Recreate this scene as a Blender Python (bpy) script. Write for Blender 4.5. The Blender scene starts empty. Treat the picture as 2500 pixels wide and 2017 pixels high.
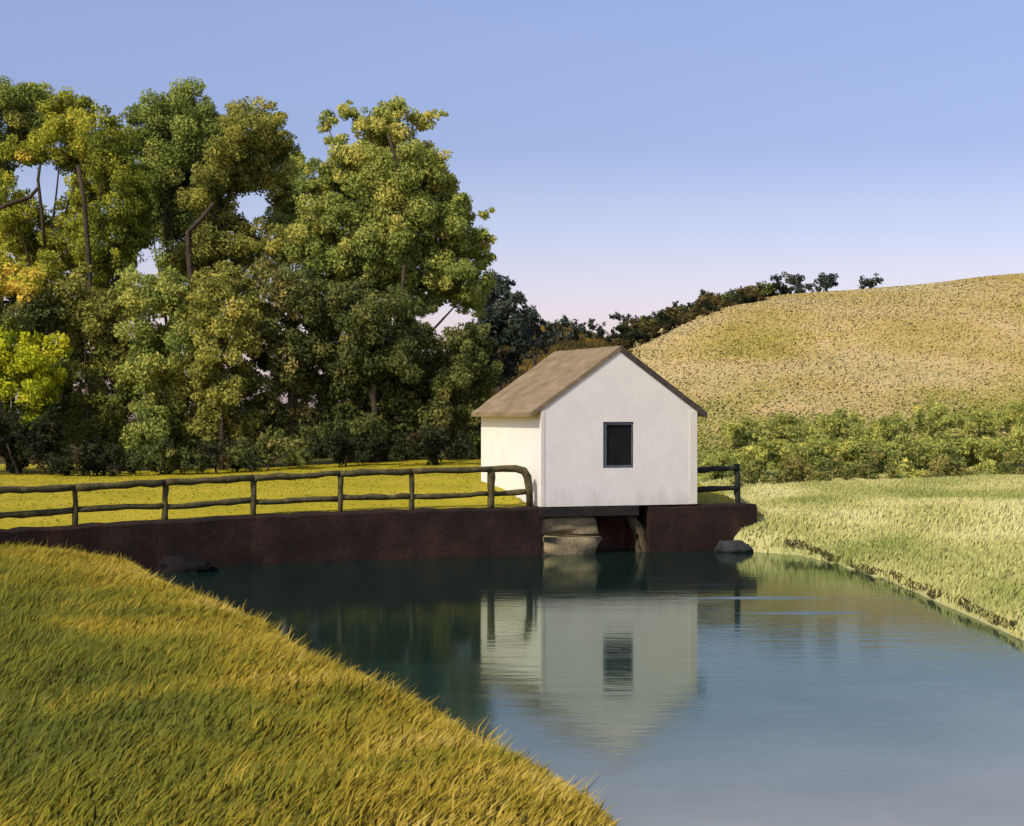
import bpy, bmesh, math, random
import numpy as np
from mathutils import Vector, Matrix

R = math.radians
sc = bpy.context.scene
COL = sc.collection
rng = np.random.default_rng(7)
random.seed(7)

# ------------------------------------------------------------------ camera
F = 1800.0            # focal length in pixels of a 1024 px wide frame
EYE = 3.8             # eye height above the pond
HZ = 413.0
cam = bpy.data.cameras.new('camera')
cam.sensor_width = 36.0
cam.lens = 36.0 * F / 1024.0
cam.clip_start = 0.5
cam.clip_end = 4000
camo = bpy.data.objects.new('camera', cam)
camo.location = (0, 0, EYE)
camo.rotation_euler = (R(90), 0, 0)
COL.objects.link(camo)
sc.camera = camo

# ------------------------------------------------------------------ light
SUN_EL = R(42)
SUN_H = Vector((-0.67, -0.74, 0)).normalized()      # horizontal direction towards the sun
to_sun = (SUN_H * math.cos(SUN_EL) + Vector((0, 0, math.sin(SUN_EL)))).normalized()
w = bpy.data.worlds.new('World')
sc.world = w
w.use_nodes = True
nt = w.node_tree
nt.nodes.clear()
sky = nt.nodes.new('ShaderNodeTexSky')
sky.sky_type = 'NISHITA'
sky.sun_disc = False
sky.sun_elevation = SUN_EL
sky.sun_rotation = math.atan2(SUN_H.x, SUN_H.y)
sky.air_density = 1.0
sky.dust_density = 1.6
sky.ozone_density = 2.4
tint = nt.nodes.new('ShaderNodeMixRGB')
tint.blend_type = 'MULTIPLY'
tint.inputs[0].default_value = 1.0
bg = nt.nodes.new('ShaderNodeBackground')
bg.inputs['Strength'].default_value = 0.15
out = nt.nodes.new('ShaderNodeOutputWorld')
geo = nt.nodes.new('ShaderNodeTexCoord')
sep = nt.nodes.new('ShaderNodeSeparateXYZ')
nt.links.new(geo.outputs['Generated'], sep.inputs[0])
tr_ = nt.nodes.new('ShaderNodeValToRGB')
cr = tr_.color_ramp.elements
while len(cr) < 4: cr.new(0.5)
for e_, (p_, c_) in zip(cr, ((0.045, (1.17, 0.87, 0.98, 1)), (0.10, (0.90, 0.735, 0.85, 1)), (0.145, (0.71, 0.62, 0.745, 1)), (0.215, (0.83, 0.70, 0.815, 1)))):
    e_.position = p_; e_.color = c_
nt.links.new(sep.outputs['Z'], tr_.inputs[0])
nt.links.new(tr_.outputs[0], tint.inputs[2])
nt.links.new(sky.outputs[0], tint.inputs[1])
nt.links.new(tint.outputs[0], bg.inputs['Color'])
nt.links.new(bg.outputs[0], out.inputs[0])

sl = bpy.data.lights.new('sun', 'SUN')
sl.energy = 2.75
sl.angle = R(0.6)
sl.color = (1.0, 0.90, 0.74)
so = bpy.data.objects.new('sun', sl)
so.rotation_euler = to_sun.to_track_quat('Z', 'Y').to_euler()
so.location = (-40, -40, 60)
COL.objects.link(so)

sc.view_settings.view_transform = 'Standard'
sc.view_settings.look = 'None'
sc.view_settings.gamma = 1
sc.view_settings.exposure = 0.32
sc.cycles.max_bounces = 6
sc.cycles.transparent_max_bounces = 4
sc.cycles.caustics_reflective = False
sc.cycles.caustics_refractive = False


# ------------------------------------------------------------------ helpers
def srgb(r, g, b):
    f = lambda c: (c / 255.0 / 12.92) if c / 255.0 <= 0.04045 else ((c / 255.0 + 0.055) / 1.055) ** 2.4
    return (f(r), f(g), f(b), 1.0)


def px(x, y, d):
    """the world point at depth d on the ray through pixel x, y of the 1024 px frame"""
    return Vector(((x - 512.0) * d / F, d, EYE + (HZ - y) * d / F))


def tag(o, label=None, cat=None, group=None, kind=None):
    if label: o['label'] = label
    if cat: o['category'] = cat
    if group: o['group'] = group
    if kind: o['kind'] = kind
    return o


def link(name, me, mat, parent=None):
    o = bpy.data.objects.new(name, me)
    if mat: me.materials.append(mat)
    COL.objects.link(o)
    if parent:
        o.parent = parent
        o.matrix_parent_inverse = Matrix.Translation(-parent.location)
    return o


def empty(name, loc, label, cat, group=None):
    o = bpy.data.objects.new(name, None)
    o.location = loc
    o.empty_display_size = 0.3
    COL.objects.link(o)
    return tag(o, label, cat, group)


def mesh_np(name, verts, faces, smooth=False, attrs=None):
    """verts (n,3), faces (m,k) all with the same number of corners"""
    verts = np.asarray(verts, np.float32)
    faces = np.asarray(faces, np.int32)
    me = bpy.data.meshes.new(name)
    m, k = faces.shape
    me.vertices.add(len(verts))
    me.vertices.foreach_set('co', verts.ravel())
    me.loops.add(m * k)
    me.loops.foreach_set('vertex_index', faces.ravel())
    me.polygons.add(m)
    me.polygons.foreach_set('loop_start', np.arange(0, m * k, k, dtype=np.int32))
    if smooth:
        me.polygons.foreach_set('use_smooth', np.ones(m, bool))
    for n, a in (attrs or {}).items():
        at = me.attributes.new(n, 'FLOAT', 'POINT')
        at.data.foreach_set('value', np.asarray(a, np.float32))
    me.update(calc_edges=True)
    return me


class MB:
    """collects shapes into one mesh"""
    def __init__(self):
        self.bm = bmesh.new()

    def box(self, c, s, rot=None, bev=0.0):
        m = Matrix.Translation(Vector(c)) @ (rot.to_4x4() if rot else Matrix()) @ Matrix.Diagonal((s[0], s[1], s[2], 1))
        r = bmesh.ops.create_cube(self.bm, size=1.0, matrix=m)
        if bev:
            es = list({e for v in r['verts'] for e in v.link_edges})
            bmesh.ops.bevel(self.bm, geom=es, offset=bev, segments=2, affect='EDGES', profile=0.6)
        return self

    def poly(self, pts):
        vs = [self.bm.verts.new(p) for p in pts]
        return self.bm.faces.new(vs)

    def prism(self, pts, off):
        """closed solid from a planar outline pushed by vector off"""
        off = Vector(off)
        a = [self.bm.verts.new(Vector(p)) for p in pts]
        b = [self.bm.verts.new(Vector(p) + off) for p in pts]
        n = len(pts)
        self.bm.faces.new(a)
        self.bm.faces.new(list(reversed(b)))
        for i in range(n):
            self.bm.faces.new([a[i], b[i], b[(i + 1) % n], a[(i + 1) % n]][::-1])
        return self

    def tube(self, pts, rads, seg=8, cap=True):
        pts = [Vector(p) for p in pts]
        rings = []
        for i, p in enumerate(pts):
            t = (pts[min(i + 1, len(pts) - 1)] - pts[max(i - 1, 0)]).normalized()
            u = t.cross(Vector((0, 1, 0)))
            if u.length < 0.05: u = t.cross(Vector((1, 0, 0)))
            u.normalize()
            v = t.cross(u).normalized()
            r = rads[i]
            rings.append([self.bm.verts.new(p + (u * math.cos(2 * math.pi * k / seg) + v * math.sin(2 * math.pi * k / seg)) * r) for k in range(seg)])
        for a, b in zip(rings[:-1], rings[1:]):
            for k in range(seg):
                self.bm.faces.new([a[k], a[(k + 1) % seg], b[(k + 1) % seg], b[k]])
        if cap:
            self.bm.faces.new(rings[0][::-1])
            self.bm.faces.new(rings[-1])
        return self

    def build(self, name, mat, parent=None, smooth=False):
        bmesh.ops.recalc_face_normals(self.bm, faces=self.bm.faces)
        me = bpy.data.meshes.new(name)
        self.bm.to_mesh(me)
        self.bm.free()
        if smooth:
            me.polygons.foreach_set('use_smooth', np.ones(len(me.polygons), bool))
        return link(name, me, mat, parent)


# value noise in numpy, for terrain and colour-free shape variation
_P = rng.random((64, 64))


def vnoise(x, y, s):
    x = np.asarray(x) / s + 100.3
    y = np.asarray(y) / s + 100.7
    xi = np.floor(x).astype(int); yi = np.floor(y).astype(int)
    fx = x - xi; fy = y - yi
    fx = fx * fx * (3 - 2 * fx); fy = fy * fy * (3 - 2 * fy)
    g = lambda i, j: _P[i % 64, j % 64]
    return (g(xi, yi) * (1 - fx) * (1 - fy) + g(xi + 1, yi) * fx * (1 - fy) + g(xi, yi + 1) * (1 - fx) * fy + g(xi + 1, yi + 1) * fx * fy)


def sstep(a, b, x):
    t = np.clip((x - a) / (b - a), 0, 1)
    return t * t * (3 - 2 * t)


# ------------------------------------------------------------------ node material helpers
def new_mat(name):
    m = bpy.data.materials.new(name)
    m.use_nodes = True
    n = m.node_tree.nodes
    n.clear()
    return m, n, m.node_tree.links


def ramp(n, stops):
    r = n.new('ShaderNodeValToRGB')
    e = r.color_ramp.elements
    while len(e) < len(stops): e.new(0.5)
    for el, (p, c) in zip(e, stops):
        el.position = p
        el.color = c
    return r


def noise(n, l, coord, scale, detail=4, rough=0.55, mapping=None):
    t = n.new('ShaderNodeTexNoise')
    t.inputs['Scale'].default_value = scale
    t.inputs['Detail'].default_value = detail
    t.inputs['Roughness'].default_value = rough
    if mapping:
        mp = n.new('ShaderNodeMapping')
        mp.inputs['Scale'].default_value = mapping[0]
        mp.inputs['Rotation'].default_value = mapping[1]
        l.new(coord, mp.inputs['Vector'])
        coord = mp.outputs[0]
    l.new(coord, t.inputs['Vector'])
    return t


def surf_mat(name, stops, scale=2.0, detail=6, rough=0.85, bump=0.3, bump_scale=12.0, mapping=None, spec=0.25, bdist=0.05, gain=1.0):
    stops = [(p, tuple(min(0.8, v * gain) for v in c[:3]) + (1,)) for p, c in stops]
    """a rough surface: a colour ramp over noise, a bump"""
    m, n, l = new_mat(name)
    g = n.new('ShaderNodeNewGeometry')
    pos = g.outputs['Position']
    t = noise(n, l, pos, scale, detail, 0.6, mapping)
    r = ramp(n, stops)
    l.new(t.outputs[0], r.inputs[0])
    p = n.new('ShaderNodeBsdfPrincipled')
    p.inputs['Roughness'].default_value = rough
    p.inputs['Specular IOR Level'].default_value = spec
    l.new(r.outputs[0], p.inputs['Base Color'])
    if bump:
        b = noise(n, l, pos, bump_scale, 3, 0.5, mapping)
        bp = n.new('ShaderNodeBump')
        bp.inputs['Strength'].default_value = bump
        bp.inputs['Distance'].default_value = bdist
        l.new(b.outputs[0], bp.inputs['Height'])
        l.new(bp.outputs[0], p.inputs['Normal'])
    o = n.new('ShaderNodeOutputMaterial')
    l.new(p.outputs[0], o.inputs[0])
    return m


def leaf_mat(name, stops, transl=0.3, patch=0.0, patch_scale=0.4, patch_stops=None, up=0.0, gain=1.0):
    stops = [(p, tuple(min(0.8, v * gain) for v in c[:3]) + (1,)) for p, c in stops]
    """foliage and grass blades: each blade or leaf has its own value 't' that picks a colour from the ramp"""
    m, n, l = new_mat(name)
    a = n.new('ShaderNodeAttribute')
    a.attribute_name = 't'
    r = ramp(n, stops)
    l.new(a.outputs['Fac'], r.inputs[0])
    colr = r.outputs[0]
    if patch_stops:
        g = n.new('ShaderNodeNewGeometry')
        t = noise(n, l, g.outputs['Position'], patch_scale, 3, 0.5)
        r2 = ramp(n, patch_stops)
        l.new(t.outputs[0], r2.inputs[0])
        mx = n.new('ShaderNodeMixRGB')
        mx.inputs[0].default_value = patch
        l.new(colr, mx.inputs[1]); l.new(r2.outputs[0], mx.inputs[2])
        colr = mx.outputs[0]
    d = n.new('ShaderNodeBsdfPrincipled')
    d.inputs['Roughness'].default_value = 0.85
    d.inputs['Specular IOR Level'].default_value = 0.05
    l.new(colr, d.inputs['Base Color'])
    tr = n.new('ShaderNodeBsdfTranslucent')
    if up:      # shading normal bent towards the sky so blades and leaves shade brighter
        gg = n.new('ShaderNodeNewGeometry')
        va = n.new('ShaderNodeVectorMath'); va.operation = 'MULTIPLY_ADD'
        va.inputs[1].default_value = (1 - up,) * 3; va.inputs[2].default_value = (0, 0, up)
        l.new(gg.outputs['Normal'], va.inputs[0])
        vn = n.new('ShaderNodeVectorMath'); vn.operation = 'NORMALIZE'
        l.new(va.outputs[0], vn.inputs[0])
        l.new(vn.outputs[0], d.inputs['Normal'])
    l.new(colr, tr.inputs['Color'])
    ms = n.new('ShaderNodeMixShader')
    ms.inputs[0].default_value = transl
    l.new(d.outputs[0], ms.inputs[1]); l.new(tr.outputs[0], ms.inputs[2])
    o = n.new('ShaderNodeOutputMaterial')
    l.new(ms.outputs[0], o.inputs[0])
    return m


def G(r, g, b): return (r, g, b, 1)


# ------------------------------------------------------------------ terrain
# the dam front, as seen from above (x, y) with its top height
DAM = []
for (X, D, YT) in ((-330, 37.0, 545), (-150, 39.0, 538), (0, 41.5, 530), (100, 43.0, 524), (250, 45.0, 515.5), (340, 46.0, 512), (430, 46.9, 509.5), (541, 48.0, 507)):
    p = px(X, YT, D)
    DAM.append((p.x, p.y, p.z))
YAW = R(20)
UX = Vector((math.cos(YAW), math.sin(YAW), 0))      # along the hut front, to the right
UY = Vector((-math.sin(YAW), math.cos(YAW), 0))     # away from the pond
HF = Vector((0.773, 48.0, 0))                       # the hut's near corner
DECK = 1.293
HW, HL = 4.6, 4.9
DAM_END_W = 6.25
pe = HF + UX * DAM_END_W
DAM.append((pe.x, pe.y, 1.29))
pe2 = HF + UX * 9.5
dx = np.array([p[0] for p in DAM] + [pe2.x, 40.0]); dy = np.array([p[1] for p in DAM] + [pe2.y, 60.0]); dz = np.array([p[2] for p in DAM] + [1.25, 1.2])

LB = [(-30, 42.5), (-12, 43.2), (-9.2, 43.9), (-8.75, 42.6), (-7.95, 39.8), (-6.1, 35.3), (-4.75, 32.3), (-3.5, 28.9), (-2.55, 25.6), (-1.4, 23.2), (-0.72, 21.4), (-0.15, 19.8), (0.42, 18.2), (0.85, 16.9), (1.0, 15.8), (0.9, 14), (-1, 10), (-3, 4), (-6, -10)]
lbx = np.array([p[0] for p in LB][::-1]); lby = np.array([p[1] for p in LB][::-1])
RB = [(7.0, -10), (7.6, 15), (8.2, 24), (8.45, 29.1), (8.55, 32.3), (8.52, 36.2), (8.45, 41), (8.1, 45.4), (7.6, 48.0), (7.0, 48.8), (6.3, 49.3), (6.05, 49.8), (6.05, 50.6)]
rbx = np.array([p[0] for p in RB]); rby = np.array([p[1] for p in RB])
RIDX = np.array([-60, -26, -16, -9, -5, -1, 4, 9, 12.3, 15.7, 19, 22.3, 30.7, 42.7, 60, 110])
RIDZ = np.array([2.2, 2.4, 3.2, 5.0, 7.2, 8.6, 9.6, 10.2, 11.2, 12.3, 12.9, 13.5, 14.25, 15.1, 15.9, 14])


def gz(x, y):
    x = np.asarray(x, float); y = np.asarray(y, float)
    yd = np.interp(x, dx, dy)
    zt = np.interp(x, dx, dz)
    behind = y - yd
    # land behind the dam: a grassy rise on the left, the field on the right
    rise = np.interp(x, [-14, -9, -4, 0.5, 4.5, 6.5, 9], [0.55, 0.62, 0.78, 0.85, 0.5, 0.12, 0.0])
    land = zt - 0.04 + rise * (1 - np.exp(-np.maximum(behind - 0.4, 0) / 4.2)) + 0.006 * np.maximum(behind - 8, 0) * (x < 5)
    # the right bank
    xr = np.interp(y, rby, rbx)
    tr = x - xr
    fld = (0.24 + 0.30 * sstep(46.0, 49.0, y)) * (1 - np.exp(-np.maximum(tr, 0) / 0.12)) + 0.78 * (1 - np.exp(-np.maximum(tr, 0) / 4.5))
    fld += 0.16 * (vnoise(x, y, 5.0) - 0.5) * sstep(0.5, 4, tr)
    fld += 0.38 * sstep(4, 7.5, tr) * sstep(9, 15, x) * sstep(52, 46, y) * sstep(34, 40, y)
    # the left bank
    xl = np.interp(y, lby, lbx)
    tl = xl - x
    bank = 0.16 * (1 - np.exp(-np.maximum(tl, 0) / 0.15)) + 0.62 * (1 - np.exp(-np.maximum(tl, 0) / 2.2))
    bank += 0.22 * (vnoise(x, y, 1.6) - 0.5) * sstep(0.2, 1.2, tl) + 0.05 * (vnoise(x, y, 0.5) - 0.5) * sstep(0.0, 0.4, tl)
    z = np.full(np.broadcast(x, y).shape, -1.2)
    z = np.where((tr > 0), fld, z)
    inpond = (behind < 0.28)
    z = np.where((tl > 0) & inpond & (x < 3), bank, z)
    farright = sstep(6.3, 7.6, x)
    z = np.where(~inpond & (x < 6.3), land, z)
    z = np.where((x >= 6.3) & (x < 7.6) & ~inpond, land * (1 - farright) + np.where(tr > 0, fld, 0.2) * farright, z)
    # the hill
    s = np.clip((y - 71) / 79.0, 0, 1)
    f = 0.35 * s + 0.65 * s * s * (3 - 2 * s)
    zr = np.interp(x * 150.0 / np.maximum(y, 100), RIDX, RIDZ)
    back = np.maximum(y - 150, 0)
    hill = (zr - 1.2) * f + 0.5 * (vnoise(x, y, 9) - 0.5) * sstep(75, 95, y) * sstep(165, 140, y)
    hill = hill - back * 0.055
    z = np.where(y > 71, np.maximum(z + hill, -6), z)
    # hollow under the hut
    lu = (x - HF.x) * UX.x + (y - HF.y) * UX.y
    lv = (x - HF.x) * UY.x + (y - HF.y) * UY.y
    z = np.where((lu > -0.02) & (lu < 3.4) & (lv > -0.5) & (lv < 2.0), -1.2, z)
    z = np.where((lu > 0.3) & (lu < HW - 0.3) & (lv > -0.5) & (lv < HL - 0.3), -1.2, z)
    return z


def axis(segs):
    a = []
    for (lo, hi, st) in segs:
        a += list(np.arange(lo, hi, st))
    return np.array(a)


xs = axis([(-900, -120, 60), (-120, -40, 8), (-40, -14, 1.0), (-14, 12, 0.16), (12, 30, 0.5), (30, 70, 1.5), (70, 140, 8), (140, 901, 60)])
ys = axis([(-40, 8, 4), (8, 14, 1), (14, 58, 0.16), (58, 90, 0.5), (90, 175, 1.2), (175, 300, 8), (300, 1500, 80)])
XX, YY = np.meshgrid(xs, ys)
ZZ = gz(XX, YY)
nx, ny = len(xs), len(ys)
idx = np.arange(nx * ny).reshape(ny, nx)
quads = np.stack([idx[:-1, :-1], idx[:-1, 1:], idx[1:, 1:], idx[1:, :-1]], -1).reshape(-1, 4)
cx = (XX[:-1, :-1] + XX[1:, 1:]).ravel() / 2
cy = (YY[:-1, :-1] + YY[1:, 1:]).ravel() / 2
beh = cy - np.interp(cx, dx, dy)
trc = cx - np.interp(cy, rby, rbx)
tlc = np.interp(cy, lby, lbx) - cx
region = np.zeros(len(quads), int)                       # 0: pond bed
region[(trc > -0.1)] = 1                                 # field
region[(beh > 0.25) & (cx < 7.0)] = 2                    # lawn
region[(tlc > -0.1) & (beh < 0.25) & (cx < 3)] = 3       # grass bank
region[cy > 72] = 4                                      # hill
V = np.stack([XX.ravel(), YY.ravel(), ZZ.ravel()], -1)

M_bed = surf_mat('pond_mud', [(0.3, G(0.02, 0.022, 0.015)), (0.7, G(0.05, 0.045, 0.03))])
M_bank = surf_mat('bank_earth', [(0.3, G(0.055, 0.055, 0.014)), (0.6, G(0.10, 0.085, 0.018)), (0.8, G(0.14, 0.11, 0.03))], 1.2, bump=0.6, bump_scale=9, gain=1.5)
M_lawn = surf_mat('lawn_turf', [(0.25, G(0.30, 0.27, 0.010)), (0.5, G(0.42, 0.36, 0.012)), (0.75, G(0.52, 0.40, 0.03))], 0.5, bump=0.2, bump_scale=14, gain=0.95)
M_field = surf_mat('field_turf', [(0.25, G(0.22, 0.24, 0.07)), (0.5, G(0.33, 0.33, 0.13)), (0.75, G(0.42, 0.38, 0.16))], 0.35, bump=0.6, bump_scale=6, gain=1.4)


def hill_material():
    m, n, l = new_mat('hill_grass')
    g = n.new('ShaderNodeNewGeometry')
    pos = g.outputs['Position']
    # dry grass combed along the slope
    t = noise(n, l, pos, 0.16, 5, 0.6, ((1.0, 0.55, 1.6), (0, 0, 0.5)))
    r = ramp(n, [(0.30, G(0.30, 0.25, 0.05)), (0.45, G(0.47, 0.36, 0.11)), (0.62, G(0.60, 0.45, 0.21)), (0.8, G(0.40, 0.34, 0.06))])
    l.new(t.outputs[0], r.inputs[0])
    # lower down, green growth takes over; its edge is ragged
    sx = n.new('ShaderNodeSeparateXYZ'); l.new(pos, sx.inputs[0])
    t2 = noise(n, l, pos, 0.12, 5, 0.6)
    ad = n.new('ShaderNodeMath'); ad.operation = 'MULTIPLY_ADD'; ad.inputs[1].default_value = 9.0
    l.new(t2.outputs[0], ad.inputs[0]); l.new(sx.outputs['Z'], ad.inputs[2])
    mr = n.new('ShaderNodeMapRange'); mr.inputs['From Min'].default_value = 9.6; mr.inputs['From Max'].default_value = 6.0
    l.new(ad.outputs[0], mr.inputs['Value'])
    t3 = noise(n, l, pos, 0.7, 5, 0.6)
    r3 = ramp(n, [(0.3, G(0.16, 0.20, 0.04)), (0.55, G(0.28, 0.31, 0.06)), (0.75, G(0.40, 0.40, 0.07))])
    l.new(t3.outputs[0], r3.inputs[0])
    mx = n.new('ShaderNodeMixRGB')
    l.new(mr.outputs[0], mx.inputs[0]); l.new(r.outputs[0], mx.inputs[1]); l.new(r3.outputs[0], mx.inputs[2])
    # brown heath on the hill's left shoulder: right of the line it is dry grass
    li = n.new('ShaderNodeVectorMath'); li.operation = 'DOT_PRODUCT'; li.inputs[1].default_value = (1.0, -0.066, 0)
    l.new(pos, li.inputs[0])
    a2 = n.new('ShaderNodeMath'); a2.operation = 'MULTIPLY_ADD'; a2.inputs[1].default_value = 3.0
    l.new(t2.outputs[0], a2.inputs[0]); l.new(li.outputs['Value'], a2.inputs[2])
    m2 = n.new('ShaderNodeMapRange'); m2.inputs['From Min'].default_value = 0.2; m2.inputs['From Max'].default_value = -2.0
    l.new(a2.outputs[0], m2.inputs['Value'])
    r4 = ramp(n, [(0.3, G(0.045, 0.036, 0.012)), (0.6, G(0.085, 0.062, 0.016)), (0.8, G(0.14, 0.095, 0.02))])
    l.new(t3.outputs[0], r4.inputs[0])
    mx2 = n.new('ShaderNodeMixRGB')
    l.new(m2.outputs[0], mx2.inputs[0]); l.new(mx.outputs[0], mx2.inputs[1]); l.new(r4.outputs[0], mx2.inputs[2])
    p = n.new('ShaderNodeBsdfPrincipled'); p.inputs['Roughness'].default_value = 0.9; p.inputs['Specular IOR Level'].default_value = 0.1
    l.new(mx2.outputs[0], p.inputs['Base Color'])
    b = noise(n, l, pos, 1.6, 5, 0.65, ((1.0, 0.5, 1.0), (0, 0, 0.6)))
    bp = n.new('ShaderNodeBump'); bp.inputs['Strength'].default_value = 0.35; bp.inputs['Distance'].default_value = 0.2
    l.new(b.outputs[0], bp.inputs['Height']); l.new(bp.outputs[0], p.inputs['Normal'])
    o = n.new('ShaderNodeOutputMaterial'); l.new(p.outputs[0], o.inputs[0])
    return m


M_hill = hill_material()
for k, (nm, mt) in enumerate((('pond_bed', M_bed), ('field', M_field), ('lawn', M_lawn), ('riverbank', M_bank), ('hill', M_hill))):
    q = quads[region == k]
    used, inv = np.unique(q.ravel(), return_inverse=True)
    o = link(nm, mesh_np(nm, V[used], inv.reshape(-1, 4), True), mt)
    o['kind'] = 'structure'


# ------------------------------------------------------------------ water
def water_material():
    """murky pond water: a mirror by Fresnel over a scattering body that is dark green, with pale glare painted in towards the near right"""
    m, n, l = new_mat('pond_water')
    g = n.new('ShaderNodeNewGeometry')
    pos = g.outputs['Position']
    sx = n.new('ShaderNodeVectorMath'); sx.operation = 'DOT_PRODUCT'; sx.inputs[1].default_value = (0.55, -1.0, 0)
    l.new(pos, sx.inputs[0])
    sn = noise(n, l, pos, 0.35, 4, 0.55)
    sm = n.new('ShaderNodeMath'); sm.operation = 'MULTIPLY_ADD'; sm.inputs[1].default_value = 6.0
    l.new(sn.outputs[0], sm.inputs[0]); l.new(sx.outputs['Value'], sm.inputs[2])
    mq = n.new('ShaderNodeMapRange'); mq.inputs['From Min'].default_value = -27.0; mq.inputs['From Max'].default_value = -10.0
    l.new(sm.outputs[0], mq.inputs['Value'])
    rr = ramp(n, [(0.0, G(0.006, 0.022, 0.018)), (0.45, G(0.030, 0.058, 0.046)), (1.0, G(0.32, 0.32, 0.265))])  # last stop is surface glare put into the body colour, near right
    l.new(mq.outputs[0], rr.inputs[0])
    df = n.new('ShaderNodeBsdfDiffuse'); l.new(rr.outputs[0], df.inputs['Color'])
    gl = n.new('ShaderNodeBsdfGlossy'); gl.inputs['Color'].default_value = (0.80, 0.90, 0.78, 1)
    st = noise(n, l, pos, 1.0, 3, 0.5, ((0.12, 0.9, 1), (0, 0, -0.02)))
    mr = n.new('ShaderNodeMapRange'); mr.inputs['From Min'].default_value = 0.55; mr.inputs['From Max'].default_value = 0.7
    mr.inputs['To Min'].default_value = 0.06; mr.inputs['To Max'].default_value = 0.11
    l.new(st.outputs[0], mr.inputs['Value'])
    # two narrow cat's paws where a puff of wind ruffles the pond
    rough = mr.outputs[0]
    sw = noise(n, l, pos, 1.0, 3, 0.6, ((0.5, 3.0, 1), (0, 0, 0)))
    for (cx_, cy_, hx_, hy_) in ((5.0, 37.0, 1.9, 0.34), (5.6, 34.2, 1.3, 0.30)):
        dv = n.new('ShaderNodeVectorMath'); dv.operation = 'SUBTRACT'; dv.inputs[1].default_value = (cx_, cy_, 0)
        l.new(pos, dv.inputs[0])
        dm = n.new('ShaderNodeVectorMath'); dm.operation = 'MULTIPLY'; dm.inputs[1].default_value = (1 / hx_, 1 / hy_, 0)
        l.new(dv.outputs[0], dm.inputs[0])
        le = n.new('ShaderNodeVectorMath'); le.operation = 'LENGTH'; l.new(dm.outputs[0], le.inputs[0])
        wa = n.new('ShaderNodeMath'); wa.operation = 'MULTIPLY_ADD'; wa.inputs[1].default_value = 1.6
        l.new(sw.outputs[0], wa.inputs[0]); l.new(le.outputs['Value'], wa.inputs[2])
        mk = n.new('ShaderNodeMapRange'); mk.inputs['From Min'].default_value = 1.75; mk.inputs['From Max'].default_value = 1.0; mk.inputs['To Max'].default_value = 0.42
        l.new(wa.outputs[0], mk.inputs['Value'])
        sm_ = n.new('ShaderNodeMath'); sm_.operation = 'ADD'
        l.new(rough, sm_.inputs[0]); l.new(mk.outputs[0], sm_.inputs[1])
        rough = sm_.outputs[0]
    l.new(rough, gl.inputs['Roughness'])
    w1 = noise(n, l, pos, 1.0, 3, 0.55, ((0.9, 3.0, 1), (0, 0, 0.03)))
    w2 = noise(n, l, pos, 1.0, 2, 0.5, ((5.0, 14.0, 1), (0, 0, -0.05)))
    ad = n.new('ShaderNodeMath'); ad.operation = 'MULTIPLY_ADD'; ad.inputs[1].default_value = 0.18
    l.new(w2.outputs[0], ad.inputs[0]); l.new(w1.outputs[0], ad.inputs[2])
    bp = n.new('ShaderNodeBump'); bp.inputs['Strength'].default_value = 0.16; bp.inputs['Distance'].default_value = 0.02
    l.new(ad.outputs[0], bp.inputs['Height']); l.new(bp.outputs[0], gl.inputs['Normal'])
    fr_ = n.new('ShaderNodeFresnel'); fr_.inputs['IOR'].default_value = 1.333
    l.new(bp.outputs[0], fr_.inputs['Normal'])
    ms = n.new('ShaderNodeMixShader')
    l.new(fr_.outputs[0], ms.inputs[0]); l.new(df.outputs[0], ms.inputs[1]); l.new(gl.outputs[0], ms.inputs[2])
    o = n.new('ShaderNodeOutputMaterial'); l.new(ms.outputs[0], o.inputs[0])
    return m


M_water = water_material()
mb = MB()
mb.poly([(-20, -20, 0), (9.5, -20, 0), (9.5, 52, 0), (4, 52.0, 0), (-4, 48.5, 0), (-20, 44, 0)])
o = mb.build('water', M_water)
o['kind'] = 'structure'


# ------------------------------------------------------------------ grass
def blades(P, h, wid, lean, leanvar, tval):
    """P (n,3) roots; each blade is a tapered bent strip of two quads"""
    n = len(P)
    ang = rng.uniform(0, 2 * math.pi, n)
    sd = np.stack([np.cos(ang), np.sin(ang) * 0.5, np.zeros(n)], -1)
    sd /= np.linalg.norm(sd, axis=1)[:, None]
    ln = np.asarray(lean)[None, :] + rng.normal(0, leanvar, (n, 2))
    d1 = np.concatenate([ln * 0.35, np.ones((n, 1))], 1)
    d1 /= np.linalg.norm(d1, axis=1)[:, None]
    d2 = np.concatenate([ln * 1.3, np.ones((n, 1))], 1)
    d2 /= np.linalg.norm(d2, axis=1)[:, None]
    hw = (wid * rng.uniform(0.6, 1.3, n) / 2)[:, None]
    hh = h[:, None]
    m = P + d1 * hh * 0.5
    t = m + d2 * hh * 0.5
    vs = np.stack([P - sd * hw, P + sd * hw, m + sd * hw * 0.85, m - sd * hw * 0.85, t + sd * hw * 0.15, t - sd * hw * 0.15], 1).reshape(-1, 3)
    b = np.arange(n)[:, None] * 6
    fs = np.concatenate([b + np.array([[0, 1, 2, 3]]), b + np.array([[3, 2, 4, 5]])], 0)
    return mesh_np('grass', vs, fs, True, {'t': np.repeat(np.clip(tval, 0, 1), 6)})


def scatter(n, xr, yr, ok):
    x = rng.uniform(*xr, n); y = yr[0] + (yr[1] - yr[0]) * rng.random(n)
    k = ok(x, y)
    return x[k], y[k]


def add_grass(name, x, y, h, wid, lean, leanvar, t, mat):
    z = gz(x, y)
    keep = z > -0.05
    P = np.stack([x, y, z - 0.02], -1)[keep]
    o = link(name, blades(P, h[keep], wid, lean, leanvar, t[keep]), mat)
    o['kind'] = 'stuff'
    return o


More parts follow.
